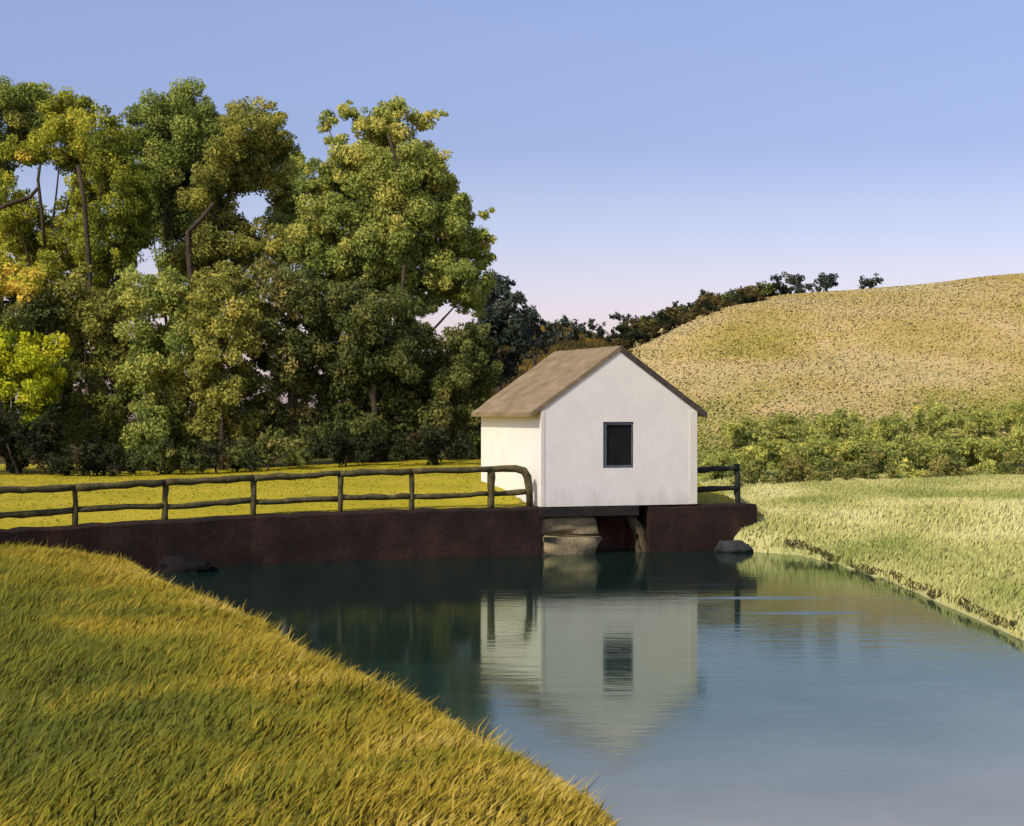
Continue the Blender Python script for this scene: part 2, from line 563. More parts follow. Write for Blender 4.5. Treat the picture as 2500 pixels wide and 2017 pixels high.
# near bank: unmown, leaning, green on the left and gold towards the water
def ok_bank(x, y):
    return (np.interp(y, lby, lbx) - x > 0.03) & (y < np.interp(x, dx, dy) - 0.05) & (x > -0.33 * y - 0.5)


x1, y1 = scatter(470000, (-16, 1.3), (11.0, 44.5), ok_bank)
# thin with distance: nearer blades are smaller and more
tl = np.interp(y1, lby, lbx) - x1
patch = vnoise(2.2 * (x1 - 0.45 * y1), 0.5 * (y1 + 0.45 * x1), 1.6) * 0.65 + vnoise(x1, y1, 0.6) * 0.35
gold = np.clip(0.80 - 0.125 * tl, 0.12, 0.85) + 0.10 * sstep(33, 39, y1)
t1 = gold + 0.8 * (patch - 0.5) + rng.normal(0, 0.13, len(x1))
h1 = rng.uniform(0.08, 0.24, len(x1)) * np.where(rng.random(len(x1)) < 0.06, 1.7, 1.0) * (0.55 + 0.75 * vnoise(x1, y1, 1.1)) * (0.5 + 0.5 * sstep(0, 0.8, tl))
M_gbank = leaf_mat('bank_grass', [(0.0, G(0.082, 0.098, 0.018)), (0.3, G(0.13, 0.14, 0.018)), (0.6, G(0.23, 0.18, 0.020)), (0.85, G(0.34, 0.25, 0.035)), (1.0, G(0.46, 0.34, 0.09))], 0.22, up=0.8, gain=1.9)
add_grass('bank_grass', x1, y1, h1, 0.020, (0.85, 0.1), 0.42, t1, M_gbank)


# taller dry stems standing in drifts through the bank grass
x6, y6 = scatter(60000, (-14, 1.1), (11.5, 42), ok_bank)
k6 = (vnoise(1.5 * (x6 - 0.45 * y6), 0.4 * (y6 + 0.45 * x6), 1.1) > 0.70) & (rng.random(len(x6)) < 0.55)
x6, y6 = x6[k6], y6[k6]
add_grass('dry_stems', x6, y6, rng.uniform(0.16, 0.36, len(x6)), 0.013, (0.7, 0.1), 0.35, 0.72 + rng.normal(0, 0.14, len(x6)), M_gbank)


# lawn behind the fence: short, mustard green
def ok_lawn(x, y):
    lu = (x - HF.x) * UX.x + (y - HF.y) * UX.y
    lv = (x - HF.x) * UY.x + (y - HF.y) * UY.y
    return (y > np.interp(x, dx, dy) + 0.42) & ~((lu > -0.08) & (lu < HW + 0.08) & (lv < HL + 0.1)) & (x < 6.7)


x2, y2 = scatter(60000, (-22, 7), (38, 70), ok_lawn)
t2 = 0.42 + 0.9 * (vnoise(x2, y2, 2.5) - 0.5) + 0.45 * sstep(1.3, 0.5, y2 - np.interp(x2, dx, dy)) * (x2 < -2) + rng.normal(0, 0.12, len(x2))
M_glawn = leaf_mat('lawn_grass', [(0.0, G(0.26, 0.27, 0.010)), (0.4, G(0.42, 0.37, 0.010)), (0.75, G(0.55, 0.44, 0.02)), (1.0, G(0.66, 0.46, 0.12))], 0.22, up=0.8, gain=0.95)
add_grass('lawn_grass', x2, y2, rng.uniform(0.02, 0.05, len(x2)), 0.06, (0.3, 0.0), 0.5, t2, M_glawn)


# field on the right: pale
def ok_field(x, y):
    return (x - np.interp(y, rby, rbx) > 0.02) & (x < 0.31 * y + 2) & ((y < np.interp(x, dx, dy)) | (x > 6.6))


x3, y3 = scatter(300000, (6.3, 25), (22, 73), ok_field)
tr3 = x3 - np.interp(y3, rby, rbx)
t3 = 0.5 + 0.9 * (vnoise(x3 * 0.8, y3 * 0.4, 1.6) - 0.5) + rng.normal(0, 0.12, len(x3))
h3 = rng.uniform(0.08, 0.2, len(x3)) * (0.5 + 0.8 * vnoise(x3, y3, 1.3))
M_gfield = leaf_mat('field_grass', [(0.0, G(0.20, 0.25, 0.055)), (0.4, G(0.36, 0.37, 0.12)), (0.7, G(0.50, 0.47, 0.17)), (1.0, G(0.62, 0.56, 0.26))], 0.22, up=0.6, gain=1.4)
add_grass('field_grass', x3, y3, h3, 0.045, (0.35, 0.0), 0.3, t3, M_gfield)
# dark sedge and roots along the right waterline
ye = rng.uniform(22, 48.5, 9000)
xe = np.interp(ye, rby, rbx) + rng.uniform(0.0, 0.10, 9000) + 0.10 * vnoise(ye, ye * 0, 0.9)
ke = vnoise(ye * 1.0, xe * 0, 1.1) > 0.25
M_sedge = leaf_mat('sedge', [(0.0, G(0.06, 0.06, 0.025)), (0.5, G(0.13, 0.125, 0.05)), (0.9, G(0.22, 0.20, 0.08)), (1.0, G(0.42, 0.22, 0.06))], 0.2)
add_grass('bank_sedge', xe[ke], ye[ke], rng.uniform(0.03, 0.11, ke.sum()) * (0.4 + 0.7 * vnoise(ye[ke], ye[ke] * 0 + 3, 0.5)), 0.03, (-0.2, 0), 0.5, rng.beta(1.2, 2.2, ke.sum()), M_sedge)


# dry grass over the hill
def ok_hill(x, y):
    return (x > 0.06 * y) & (x < 0.31 * y + 3)


x4, y4 = scatter(230000, (4, 55), (76, 152), ok_hill)
z4 = gz(x4, y4)
low = sstep(5.8, 2.6, z4 + 3.0 * (vnoise(x4, y4, 4) - 0.5))
ptch = 0.42 * np.exp(-((x4 - 15.5) / 4.5) ** 2 - ((y4 - 118) / 9.0) ** 2)
t4 = -ptch + np.where(rng.random(len(x4)) < low, 0.16, 0.78) + 0.4 * (vnoise(x4 + 0.5 * y4, y4 * 0.5, 4.0) - 0.5) + rng.normal(0, 0.07, len(x4))
M_ghill = leaf_mat('hill_tussocks', [(0.0, G(0.11, 0.14, 0.025)), (0.25, G(0.23, 0.24, 0.045)), (0.5, G(0.36, 0.31, 0.07)), (0.75, G(0.47, 0.36, 0.15)), (1.0, G(0.56, 0.42, 0.22))], 0.22, up=0.85, gain=1.75)
add_grass('hill_tussock_grass', x4, y4, rng.uniform(0.05, 0.14, len(x4)), 0.11, (1.0, 0.0), 0.4, t4, M_ghill)


x5, y5 = scatter(90000, (-14, 12), (80, 151), lambda x, y: (x < 0.062 * y + 0.4 * rng.normal(size=len(x))) & (x > -0.09 * y))
t5 = 0.45 + 0.9 * (vnoise(x5, y5, 3.0) - 0.5) + rng.normal(0, 0.12, len(x5))
M_heath = leaf_mat('heath_scrub', [(0.0, G(0.03, 0.028, 0.010)), (0.4, G(0.075, 0.058, 0.018)), (0.8, G(0.14, 0.105, 0.025)), (1.0, G(0.30, 0.21, 0.03))], 0.2, up=0.4)
add_grass('heath_scrub', x5, y5, rng.uniform(0.15, 0.5, len(x5)), 0.16, (0.4, 0.0), 0.4, t5, M_heath)


# ------------------------------------------------------------------ dam
def brick_material():
    m, n, l = new_mat('dam_masonry')
    uv = n.new('ShaderNodeUVMap'); uv.uv_map = 'UVMap'
    br = n.new('ShaderNodeTexBrick')
    br.inputs['Scale'].default_value = 1.0
    br.inputs['Brick Width'].default_value = 0.42
    br.inputs['Row Height'].default_value = 0.16
    br.inputs['Mortar Size'].default_value = 0.012
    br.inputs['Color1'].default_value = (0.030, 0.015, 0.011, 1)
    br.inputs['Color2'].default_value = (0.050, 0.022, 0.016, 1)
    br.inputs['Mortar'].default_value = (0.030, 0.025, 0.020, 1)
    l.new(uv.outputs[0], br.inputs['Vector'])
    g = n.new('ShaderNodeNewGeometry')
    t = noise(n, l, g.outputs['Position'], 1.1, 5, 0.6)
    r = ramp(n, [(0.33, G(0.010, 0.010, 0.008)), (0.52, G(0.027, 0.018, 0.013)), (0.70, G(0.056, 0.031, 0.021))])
    l.new(t.outputs[0], r.inputs[0])
    mx = n.new('ShaderNodeMixRGB'); mx.inputs[0].default_value = 0.8
    l.new(br.outputs[0], mx.inputs[1]); l.new(r.outputs[0], mx.inputs[2])
    p = n.new('ShaderNodeBsdfPrincipled'); p.inputs['Roughness'].default_value = 0.85; p.inputs['Specular IOR Level'].default_value = 0.15
    l.new(mx.outputs[0], p.inputs['Base Color'])
    b = noise(n, l, g.outputs['Position'], 9, 4, 0.6)
    mu = n.new('ShaderNodeMath'); mu.operation = 'MULTIPLY_ADD'; mu.inputs[1].default_value = -0.35
    l.new(br.outputs['Fac'], mu.inputs[0]); l.new(b.outputs[0], mu.inputs[2])
    bp = n.new('ShaderNodeBump'); bp.inputs['Strength'].default_value = 0.6; bp.inputs['Distance'].default_value = 0.04
    l.new(mu.outputs[0], bp.inputs['Height']); l.new(bp.outputs[0], p.inputs['Normal'])
    o = n.new('ShaderNodeOutputMaterial'); l.new(p.outputs[0], o.inputs[0])
    return m


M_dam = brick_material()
M_stone = surf_mat('tan_stone', [(0.3, G(0.17, 0.14, 0.075)), (0.55, G(0.28, 0.23, 0.12)), (0.75, G(0.36, 0.29, 0.16))], 3.0, bump=0.5, bump_scale=10)
M_beam = surf_mat('dark_beam', [(0.3, G(0.012, 0.012, 0.012)), (0.7, G(0.03, 0.026, 0.022))], 3.0, bump=0.4)
M_rock = surf_mat('grey_rock', [(0.3, G(0.016, 0.017, 0.017)), (0.6, G(0.036, 0.04, 0.04)), (0.8, G(0.06, 0.062, 0.056))], 3.0, bump=0.7, bump_scale=7)
M_darkrock = surf_mat('black_rock', [(0.3, G(0.006, 0.006, 0.006)), (0.7, G(0.018, 0.016, 0.015))], 3.0, bump=0.7, bump_scale=7, spec=0.05)


def dam_strip(path, thick, name, parent):
    """a thick wall along path [(x,y,ztop)] with a slightly uneven top; UVs run along it"""
    pts = []
    for (a, b) in zip(path[:-1], path[1:]):
        L = math.hypot(b[0] - a[0], b[1] - a[1])
        k = max(1, int(L / 0.35))
        for i in range(k):
            f = i / k
            pts.append([a[j] + (b[j] - a[j]) * f for j in range(3)])
    pts.append(list(path[-1]))
    bm = bmesh.new()
    uvl = bm.loops.layers.uv.new('UVMap')
    rows = []
    s = 0
    for i, p in enumerate(pts):
        a = pts[max(i - 1, 0)]; b = pts[min(i + 1, len(pts) - 1)]
        t = Vector((b[0] - a[0], b[1] - a[1], 0)).normalized()
        nrm = Vector((-t.y, t.x, 0))
        if i: s += math.hypot(p[0] - pts[i - 1][0], p[1] - pts[i - 1][1])
        top = p[2] + random.uniform(-0.03, 0.02)
        base = Vector((p[0], p[1], 0))
        rows.append((s, [bm.verts.new(base + Vector((0, 0, -1.3)) - nrm * 0.06), bm.verts.new(base + Vector((0, 0, top - 0.06))),
                         bm.verts.new(base + nrm * 0.07 + Vector((0, 0, top))), bm.verts.new(base + nrm * thick + Vector((0, 0, top))),
                         bm.verts.new(base + nrm * thick + Vector((0, 0, -1.3)))]))
    vv = [-1.3, 1.2, 1.3, 1.3 + thick, 3.5]
    for (s0, r0), (s1, r1) in zip(rows[:-1], rows[1:]):
        for k in range(4):
            f = bm.faces.new([r0[k], r1[k], r1[k + 1], r0[k + 1]])
            for lp, uvc in zip(f.loops, ((s0, vv[k]), (s1, vv[k]), (s1, vv[k + 1]), (s0, vv[k + 1]))):
                lp[uvl].uv = uvc
    for s0, r in (rows[0], rows[-1]):
        f = bm.faces.new(r)
        for lp in f.loops:
            lp[uvl].uv = ((lp.vert.co.x + lp.vert.co.y) * 0.8, lp.vert.co.z)
    bmesh.ops.recalc_face_normals(bm, faces=bm.faces)
    me = bpy.data.meshes.new(name)
    bm.to_mesh(me); bm.free()
    return link(name, me, M_dam, parent)


def hut_pt(u, v, z):
    p = HF + UX * u + UY * v
    return Vector((p.x, p.y, z))


OPEN_R = 3.15
dam = empty('dam_wall', (HF.x - 3, HF.y - 1, 0), 'long dark brown masonry dam wall with a sluice opening under the white hut', 'dam')
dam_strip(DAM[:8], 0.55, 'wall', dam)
wr = [tuple(hut_pt(OPEN_R, 0.0, DECK - 0.02)), tuple(hut_pt(HW, 0.0, DECK - 0.02)), tuple(hut_pt(DAM_END_W + 0.2, 0.0, DECK - 0.03))]
dam_strip(wr, 0.55, 'wall', dam)
rotf = Matrix.Rotation(YAW, 3, 'Z')
mb = MB()   # the sluice's side and back walls
mb.box(hut_pt(-0.17, 0.95, 0.0), (0.3, 0.85, 2.5), rotf)
mb.box(hut_pt(OPEN_R + 0.16, 1.15, 0.0), (0.3, 1.2, 2.5), rotf)
mb.box(hut_pt(OPEN_R / 2, 1.75, 0.0), (OPEN_R + 0.8, 0.25, 2.5), rotf)
mb.build('sluice_lining', surf_mat('brown_rubble', [(0.3, G(0.07, 0.035, 0.022)), (0.55, G(0.14, 0.075, 0.05)), (0.75, G(0.2, 0.13, 0.08))], 2.2, bump=0.8, bump_scale=6), dam)
mb = MB()
mb.box(hut_pt(1.40, 0.14, DECK - 0.155), (2.9, 0.34, 0.25), rotf, 0.02)
mb.build('beam', M_beam, dam)


def rough_block(pts, depth, name, mat, parent, jit=0.02):
    bm = bmesh.new()
    a = [bm.verts.new(p) for p in pts]
    f = bm.faces.new(a)
    r = bmesh.ops.extrude_face_region(bm, geom=[f])
    bmesh.ops.translate(bm, verts=[v for v in r['geom'] if isinstance(v, bmesh.types.BMVert)], vec=depth)
    bmesh.ops.bevel(bm, geom=list(bm.edges), offset=0.03, segments=2, affect='EDGES')
    bmesh.ops.triangulate(bm, faces=bm.faces)
    bmesh.ops.subdivide_edges(bm, edges=bm.edges, cuts=2, use_grid_fill=True)
    for v in bm.verts:
        v.co += Vector((random.uniform(-jit, jit), random.uniform(-jit, jit), random.uniform(-jit, jit)))
    bmesh.ops.recalc_face_normals(bm, faces=bm.faces)
    me = bpy.data.meshes.new(name)
    bm.to_mesh(me); bm.free()
    me.polygons.foreach_set('use_smooth', np.ones(len(me.polygons), bool))
    return link(name, me, mat, parent)


b1 = rough_block([hut_pt(0.03, 0.10, 0.55), hut_pt(1.75, 0.12, 0.50), hut_pt(1.62, 0.12, 1.0), hut_pt(0.03, 0.10, 1.0)], UY * 0.6, 'stone_block', M_stone, dam)
b2 = rough_block([hut_pt(0.06, -0.02, -0.3), hut_pt(1.45, 0.02, -0.3), hut_pt(1.78, 0.02, 0.46), hut_pt(0.06, -0.02, 0.52)], UY * 0.6, 'stone_block', M_stone, dam)
br = rough_block([hut_pt(3.02, 0.16, -0.3), hut_pt(3.32, 0.16, -0.3), hut_pt(3.05, 0.16, 0.75), hut_pt(2.78, 0.16, 1.02), hut_pt(2.6, 0.16, 1.02), hut_pt(2.9, 0.16, 0.5)], UY * 0.35, 'buttress',
                 surf_mat('brown_stone', [(0.3, G(0.06, 0.048, 0.028)), (0.7, G(0.14, 0.11, 0.06))], 3.0, bump=0.5), dam)


def boulder(name, c, r, label, mat):
    bm = bmesh.new()
    bmesh.ops.create_icosphere(bm, subdivisions=4, radius=1.0)
    for v in bm.verts:
        n_ = v.co.copy()
        k = 1 + 0.35 * (float(vnoise(n_.x * 1.3 + c[0], n_.y * 1.3 + n_.z * 2.1, 0.6)) - 0.5) + 0.15 * (float(vnoise(n_.x * 3 + 7, n_.z * 3 + n_.y, 0.5)) - 0.5)
        v.co = Vector((n_.x * r[0] * k, n_.y * r[1] * k, n_.z * r[2] * k))
    me = bpy.data.meshes.new(name)
    bm.to_mesh(me); bm.free()
    me.polygons.foreach_set('use_smooth', np.ones(len(me.polygons), bool))
    o = link(name, me, mat)
    o.location = c
    return tag(o, label, 'rock')


pr = hut_pt(5.45, -0.55, 0.02)
boulder('rock', (pr.x, pr.y, 0.02), (0.55, 0.42, 0.30), 'grey rock in the water at the foot of the dam beside the pale field', M_rock)
pr = px(185, 562, 43.3)  # near-black lump where the dam runs into the bank
boulder('rock', (pr.x, pr.y, 0.0), (0.75, 0.5, 0.36), 'black rock-like lump at the waterline where the dam meets the golden bank', M_darkrock)


# ------------------------------------------------------------------ hut
def plaster_material():
    m, n, l = new_mat('white_paint')
    g = n.new('ShaderNodeNewGeometry')
    pos = g.outputs['Position']
    t = noise(n, l, pos, 1.6, 6, 0.6)
    r = ramp(n, [(0.3, G(0.79, 0.78, 0.685)), (0.7, G(0.87, 0.86, 0.755))])
    l.new(t.outputs[0], r.inputs[0])
    # rain streaks and splash stains, ragged, low on the wall
    sz = n.new('ShaderNodeSeparateXYZ'); l.new(pos, sz.inputs[0])
    ss = noise(n, l, pos, 1.0, 5, 0.65, ((4.0, 4.0, 0.9), (0, 0, 0)))
    sa = n.new('ShaderNodeMath'); sa.operation = 'MULTIPLY_ADD'; sa.inputs[1].default_value = -1.5
    l.new(ss.outputs[0], sa.inputs[0]); l.new(sz.outputs['Z'], sa.inputs[2])
    sm = n.new('ShaderNodeMapRange'); sm.inputs['From Min'].default_value = 0.95; sm.inputs['From Max'].default_value = 0.35
    sm.inputs['To Max'].default_value = 0.40
    l.new(sa.outputs[0], sm.inputs['Value'])
    mx = n.new('ShaderNodeMixRGB'); mx.inputs[2].default_value = (0.44, 0.40, 0.31, 1)
    l.new(sm.outputs[0], mx.inputs[0]); l.new(r.outputs[0], mx.inputs[1])
    p = n.new('ShaderNodeBsdfPrincipled'); p.inputs['Roughness'].default_value = 0.7; p.inputs['Specular IOR Level'].default_value = 0.2
    l.new(mx.outputs[0], p.inputs['Base Color'])
    b1 = noise(n, l, pos, 9, 3, 0.5)
    b2 = noise(n, l, pos, 1.0, 2, 0.5, ((30, 30, 6), (0, 0, 0)))
    ad = n.new('ShaderNodeMath'); ad.operation = 'ADD'
    l.new(b1.outputs[0], ad.inputs[0]); l.new(b2.outputs[0], ad.inputs[1])
    bp = n.new('ShaderNodeBump'); bp.inputs['Strength'].default_value = 0.22; bp.inputs['Distance'].default_value = 0.02
    l.new(ad.outputs[0], bp.inputs['Height']); l.new(bp.outputs[0], p.inputs['Normal'])
    o = n.new('ShaderNodeOutputMaterial'); l.new(p.outputs[0], o.inputs[0])
    return m


M_white = plaster_material()
M_trim = surf_mat('cream_trim', [(0.3, G(0.74, 0.70, 0.58)), (0.7, G(0.84, 0.80, 0.68))], 2.0, bump=0.2)
M_roof = surf_mat('roof_shingle', [(0.3, G(0.175, 0.135, 0.072)), (0.55, G(0.265, 0.205, 0.115)), (0.75, G(0.345, 0.27, 0.16))], 1.3, bump=0.5, bump_scale=6,
                  mapping=((1, 1, 3.0), (0, 0, 0.35)))
_nt = M_roof.node_tree
_wv = _nt.nodes.new('ShaderNodeTexWave'); _wv.wave_type = 'BANDS'; _wv.bands_direction = 'Z'; _wv.wave_profile = 'SAW'
_wv.inputs['Scale'].default_value = 2.0; _wv.inputs['Distortion'].default_value = 0.6; _wv.inputs['Detail'].default_value = 3
_gp = [q for q in _nt.nodes if q.type == 'NEW_GEOMETRY'][0]
_nt.links.new(_gp.outputs['Position'], _wv.inputs['Vector'])
_bp = [q for q in _nt.nodes if q.type == 'BUMP'][0]
_ad = _nt.nodes.new('ShaderNodeMath'); _ad.operation = 'MULTIPLY_ADD'; _ad.inputs[1].default_value = 0.5
_old = _bp.inputs['Height'].links[0].from_socket
_nt.links.new(_wv.outputs['Fac'], _ad.inputs[0]); _nt.links.new(_old, _ad.inputs[2]); _nt.links.new(_ad.outputs[0], _bp.inputs['Height'])
M_fascia = surf_mat('dark_fascia', [(0.3, G(0.05, 0.04, 0.033)), (0.7, G(0.10, 0.085, 0.07))], 3.0)
M_pane = surf_mat('dark_pane', [(0.3, G(0.008, 0.009, 0.010)), (0.7, G(0.016, 0.016, 0.017))], 2.0, rough=0.5, bump=0.15, spec=0.15)
M_blue = surf_mat('slate_frame', [(0.3, G(0.06, 0.075, 0.09)), (0.7, G(0.13, 0.155, 0.175))], 3.0, bump=0.2)

EZ = 3.885                # eave height
AZ = 5.49                 # apex
hut = empty('white_hut', tuple(hut_pt(HW / 2, HL / 2, DECK)), 'white gabled hut with a tan roof and one dark window standing on the dam', 'hut')
T = 0.16
WU0, WU1, WZ0, WZ1 = 1.80, 2.70, 2.31, 3.56
mb = MB()
sl_ = (AZ - EZ) / (HW / 2)


def gz_top(u): return EZ + sl_ * (u if u < HW / 2 else HW - u)


# front: four pieces round the window opening, butted
front = [
    [(0, DECK), (WU0, DECK), (WU0, gz_top(WU0)), (0, EZ)],
    [(WU1, DECK), (HW, DECK), (HW, EZ), (WU1, gz_top(WU1))],
    [(WU0, DECK), (WU1, DECK), (WU1, WZ0), (WU0, WZ0)],
    [(WU0, WZ1), (WU1, WZ1), (WU1, gz_top(WU1)), (HW / 2, AZ), (WU0, gz_top(WU0))],
]
for poly in front:
    mb.prism([hut_pt(u, 0, z) for u, z in poly], UY * T)
mb.prism([hut_pt(u, HL - T, z) for u, z in ((0, 0.6), (HW, 0.6), (HW, EZ), (HW / 2, AZ), (0, EZ))], UY * T)
mb.prism([hut_pt(0, v, z) for v, z in ((T + 0.002, 0.6), (HL - T - 0.002, 0.6), (HL - T - 0.002, EZ), (T + 0.002, EZ))], UX * T)
mb.prism([hut_pt(HW - T, v, z) for v, z in ((T + 0.002, 0.6), (HL - T - 0.002, 0.6), (HL - T - 0.002, EZ), (T + 0.002, EZ))], UX * T)
mb.build('wall', M_white, hut)
mb = MB()
mb.box(hut_pt(HW / 2, HL / 2, DECK + 0.03), (HW - 2 * T - 0.02, HL - 2 * T - 0.02, 0.1), rotf)
mb.build('floor', M_beam, hut)

# roof: two slabs, real thickness; it oversails the eaves
OV, RK, TH = 0.30, 0.012, 0.11


def roof_slab(side):
    m = MB()
    e = -OV if side < 0 else HW + OV
    ze = EZ - OV * sl_ + 0.02
    u1 = HW / 2
    z1 = AZ + 0.02
    nrm = Vector((0, 0, TH))
    NU, NV = 10, 22
    bm = m.bm
    top = [[bm.verts.new(hut_pt(e + (u1 - e) * i / NU, -RK + (HL + 2 * RK) * j / NV, ze + (z1 - ze) * i / NU + TH + random.uniform(-0.012, 0.012))) for j in range(NV + 1)] for i in range(NU + 1)]
    bot = [[bm.verts.new(hut_pt(e + (u1 - e) * i / NU, -RK + (HL + 2 * RK) * j / NV, ze + (z1 - ze) * i / NU)) for j in range(NV + 1)] for i in range(NU + 1)]
    for i in range(NU):
        for j in range(NV):
            bm.faces.new([top[i][j], top[i + 1][j], top[i + 1][j + 1], top[i][j + 1]])
            bm.faces.new([bot[i][j], bot[i][j + 1], bot[i + 1][j + 1], bot[i + 1][j]])
    for i in range(NU):
        for j in (0, NV):
            bm.faces.new([top[i][j], top[i + 1][j], bot[i + 1][j], bot[i][j]])
    for j in range(NV):
        for i in (0, NU):
            bm.faces.new([top[i][j], top[i][j + 1], bot[i][j + 1], bot[i][j]])
    return m


rf = roof_slab(-1).build('roof', M_roof, hut)
rf2 = roof_slab(1).build('roof', M_roof, hut)


def strip_uz(u0, z0, u1, z1, v, hgt, depth):
    return MB().prism([hut_pt(u0, v, z0), hut_pt(u1, v, z1), hut_pt(u1, v, z1 + hgt), hut_pt(u0, v, z0 + hgt)], UY * depth)


def sub(o, par):
    o.parent = par
    o.matrix_parent_inverse = par.matrix_world.inverted() if par.type != 'MESH' else Matrix()
    return o


# barge boards along the front rakes
zl = EZ - OV * sl_ + 0.02
bb = strip_uz(-OV, zl - 0.02, HW / 2, AZ, -RK - 0.022, TH + 0.02, 0.02).build('barge_board', M_roof, hut)
bb2 = strip_uz(HW + OV, zl - 0.06, HW / 2, AZ - 0.03, -RK - 0.025, TH + 0.07, 0.024).build('barge_board', M_fascia, hut)
bb2['label'] = 'dark grey barge board on the right rake'
# corner boards
for (u, v, nm) in ((0.05, -0.012, 'corner_board'), (HW - 0.11, -0.012, 'corner_board')):
    wd = 0.10 if u < 1 else 0.22
    MB().prism([hut_pt(u - wd / 2, v, DECK + 0.01), hut_pt(u + wd / 2, v, DECK + 0.01), hut_pt(u + wd / 2, v, EZ - 0.02), hut_pt(u - wd / 2, v, EZ - 0.02)], UY * 0.010).build(nm, M_trim, hut)
# window
win = MB()
fw = 0.075
for (a, b, c, d_) in ((WU0, WU0 + fw * 1.5, WZ0, WZ1), (WU1 - fw * 0.6, WU1, WZ0, WZ1), (WU0 + fw * 1.5, WU1 - fw * 0.6, WZ1 - fw, WZ1), (WU0 + fw * 1.5, WU1 - fw * 0.6, WZ0, WZ0 + fw)):
    win.prism([hut_pt(a + 0.001, 0.03, c + 0.001), hut_pt(b - 0.001, 0.03, c + 0.001), hut_pt(b - 0.001, 0.03, d_ - 0.001), hut_pt(a + 0.001, 0.03, d_ - 0.001)], UY * 0.08)
wo = win.build('window', M_blue, hut)
pn = MB().prism([hut_pt(WU0 + 0.01, 0.075, WZ0 + 0.01), hut_pt(WU1 - 0.01, 0.075, WZ0 + 0.01), hut_pt(WU1 - 0.01, 0.075, WZ1 - 0.01), hut_pt(WU0 + 0.01, 0.075, WZ1 - 0.01)], UY * 0.02).build('pane', M_pane, None)
pn.parent = wo
pn.matrix_parent_inverse = Matrix.Translation(-hut.location) if False else Matrix()

# ------------------------------------------------------------------ fences
def wood_material(name, a, b, c):
    m, n, l = new_mat(name)
    g = n.new('ShaderNodeNewGeometry')
    t = noise(n, l, g.outputs['Position'], 5, 5, 0.65)
    r = ramp(n, [(0.3, a), (0.55, b), (0.78, c)])
    l.new(t.outputs[0], r.inputs[0])
    p = n.new('ShaderNodeBsdfPrincipled'); p.inputs['Roughness'].default_value = 0.85; p.inputs['Specular IOR Level'].default_value = 0.15
    l.new(r.outputs[0], p.inputs['Base Color'])
    b_ = noise(n, l, g.outputs['Position'], 22, 3, 0.6)
    bp = n.new('ShaderNodeBump'); bp.inputs['Strength'].default_value = 0.6; bp.inputs['Distance'].default_value = 0.02
    l.new(b_.outputs[0], bp.inputs['Height']); l.new(bp.outputs[0], p.inputs['Normal'])
    o = n.new('ShaderNodeOutputMaterial'); l.new(p.outputs[0], o.inputs[0])
    return m


M_wood = wood_material('mossy_wood', G(0.040, 0.038, 0.016), G(0.095, 0.085, 0.034), G(0.19, 0.17, 0.08))
M_wood2 = wood_material('dark_wood', G(0.018, 0.022, 0.018), G(0.035, 0.040, 0.032), G(0.07, 0.075, 0.06))


def crooked(a, b, r, k=7, wob=0.018, flat=None):
    a = Vector(a); b = Vector(b)
    pts, rad = [], []
    for i in range(k):
        f = i / (k - 1)
        p = a.lerp(b, f)
        if 0 < i < k - 1:
            p += Vector((random.uniform(-wob, wob), random.uniform(-wob, wob), random.uniform(-wob, wob)))
        pts.append(p)
        rad.append(r * random.uniform(0.82, 1.18))
    return pts, rad


def dam_at(X):
    """depth and top height of the dam front under image column X"""
    best = None
    d = 44.0
    for _ in range(12):
        x = (X - 512) * d / F
        d = float(np.interp(x, dx, dy)) + 0.30
    return d


fence = empty('wooden_fence', tuple(px(250, 514, dam_at(250))), 'mossy post and rail fence along the top of the dam left of the hut', 'fence')
FP = [(-118, 496, 533, 522), (-20, 491, 528, 516), (75, 487.5, 523, 510.5), (165, 482.5, 519.5, 506), (253.5, 478, 514, 500.8), (340, 473.5, 510, 497.5), (412, 471.2, 508, 496), (491, 469.3, 506.5, 494)]
for i, (X, yt, yb, ym) in enumerate(FP):
    d = dam_at(X)
    a = px(X, yb + 4, d); b = px(X + random.uniform(-1, 1), yt - 1, d)
    pts, rad = crooked(a, b, 0.075 if i < 7 else 0.10, 6, 0.012)
    MB().tube(pts, rad, 8).build('post', M_wood, fence, True)
d_end = dam_at(527)
# last post: the top rail bends down into it
pe_ = [px(491, 469.3, dam_at(491)), px(503, 468.6, d_end), px(516, 468.6, d_end), px(524, 471, d_end), px(527.5, 477, d_end), px(529, 488, d_end), px(530, 506, d_end)]
MB().tube(pe_, [0.085, 0.09, 0.10, 0.11, 0.11, 0.10, 0.09], 8).build('post', M_wood, fence, True)
for (a, b) in zip(FP[:-1], FP[1:]):
    p0 = px(a[0], a[1], dam_at(a[0]) - 0.05); p1 = px(b[0], b[1], dam_at(b[0]) - 0.05)
    pts, rad = crooked(p0, p1, 0.085, 8, 0.02)
    MB().tube(pts, rad, 8).build('top_rail', M_wood, fence, True)
    p0 = px(a[0], a[3] + random.uniform(-1, 1.5), dam_at(a[0]) + 0.03); p1 = px(b[0], b[3] + random.uniform(-1, 1.5), dam_at(b[0]) + 0.03)
    pts, rad = crooked(p0, p1, 0.075, 8, 0.02)
    MB().tube(pts, rad, 8).build('lower_rail', M_wood, fence, True)
pts, rad = crooked(px(491, 494, d_end), px(528, 491.5, d_end), 0.07, 5, 0.012)
MB().tube(pts, rad, 8).build('lower_rail', M_wood, fence, True)

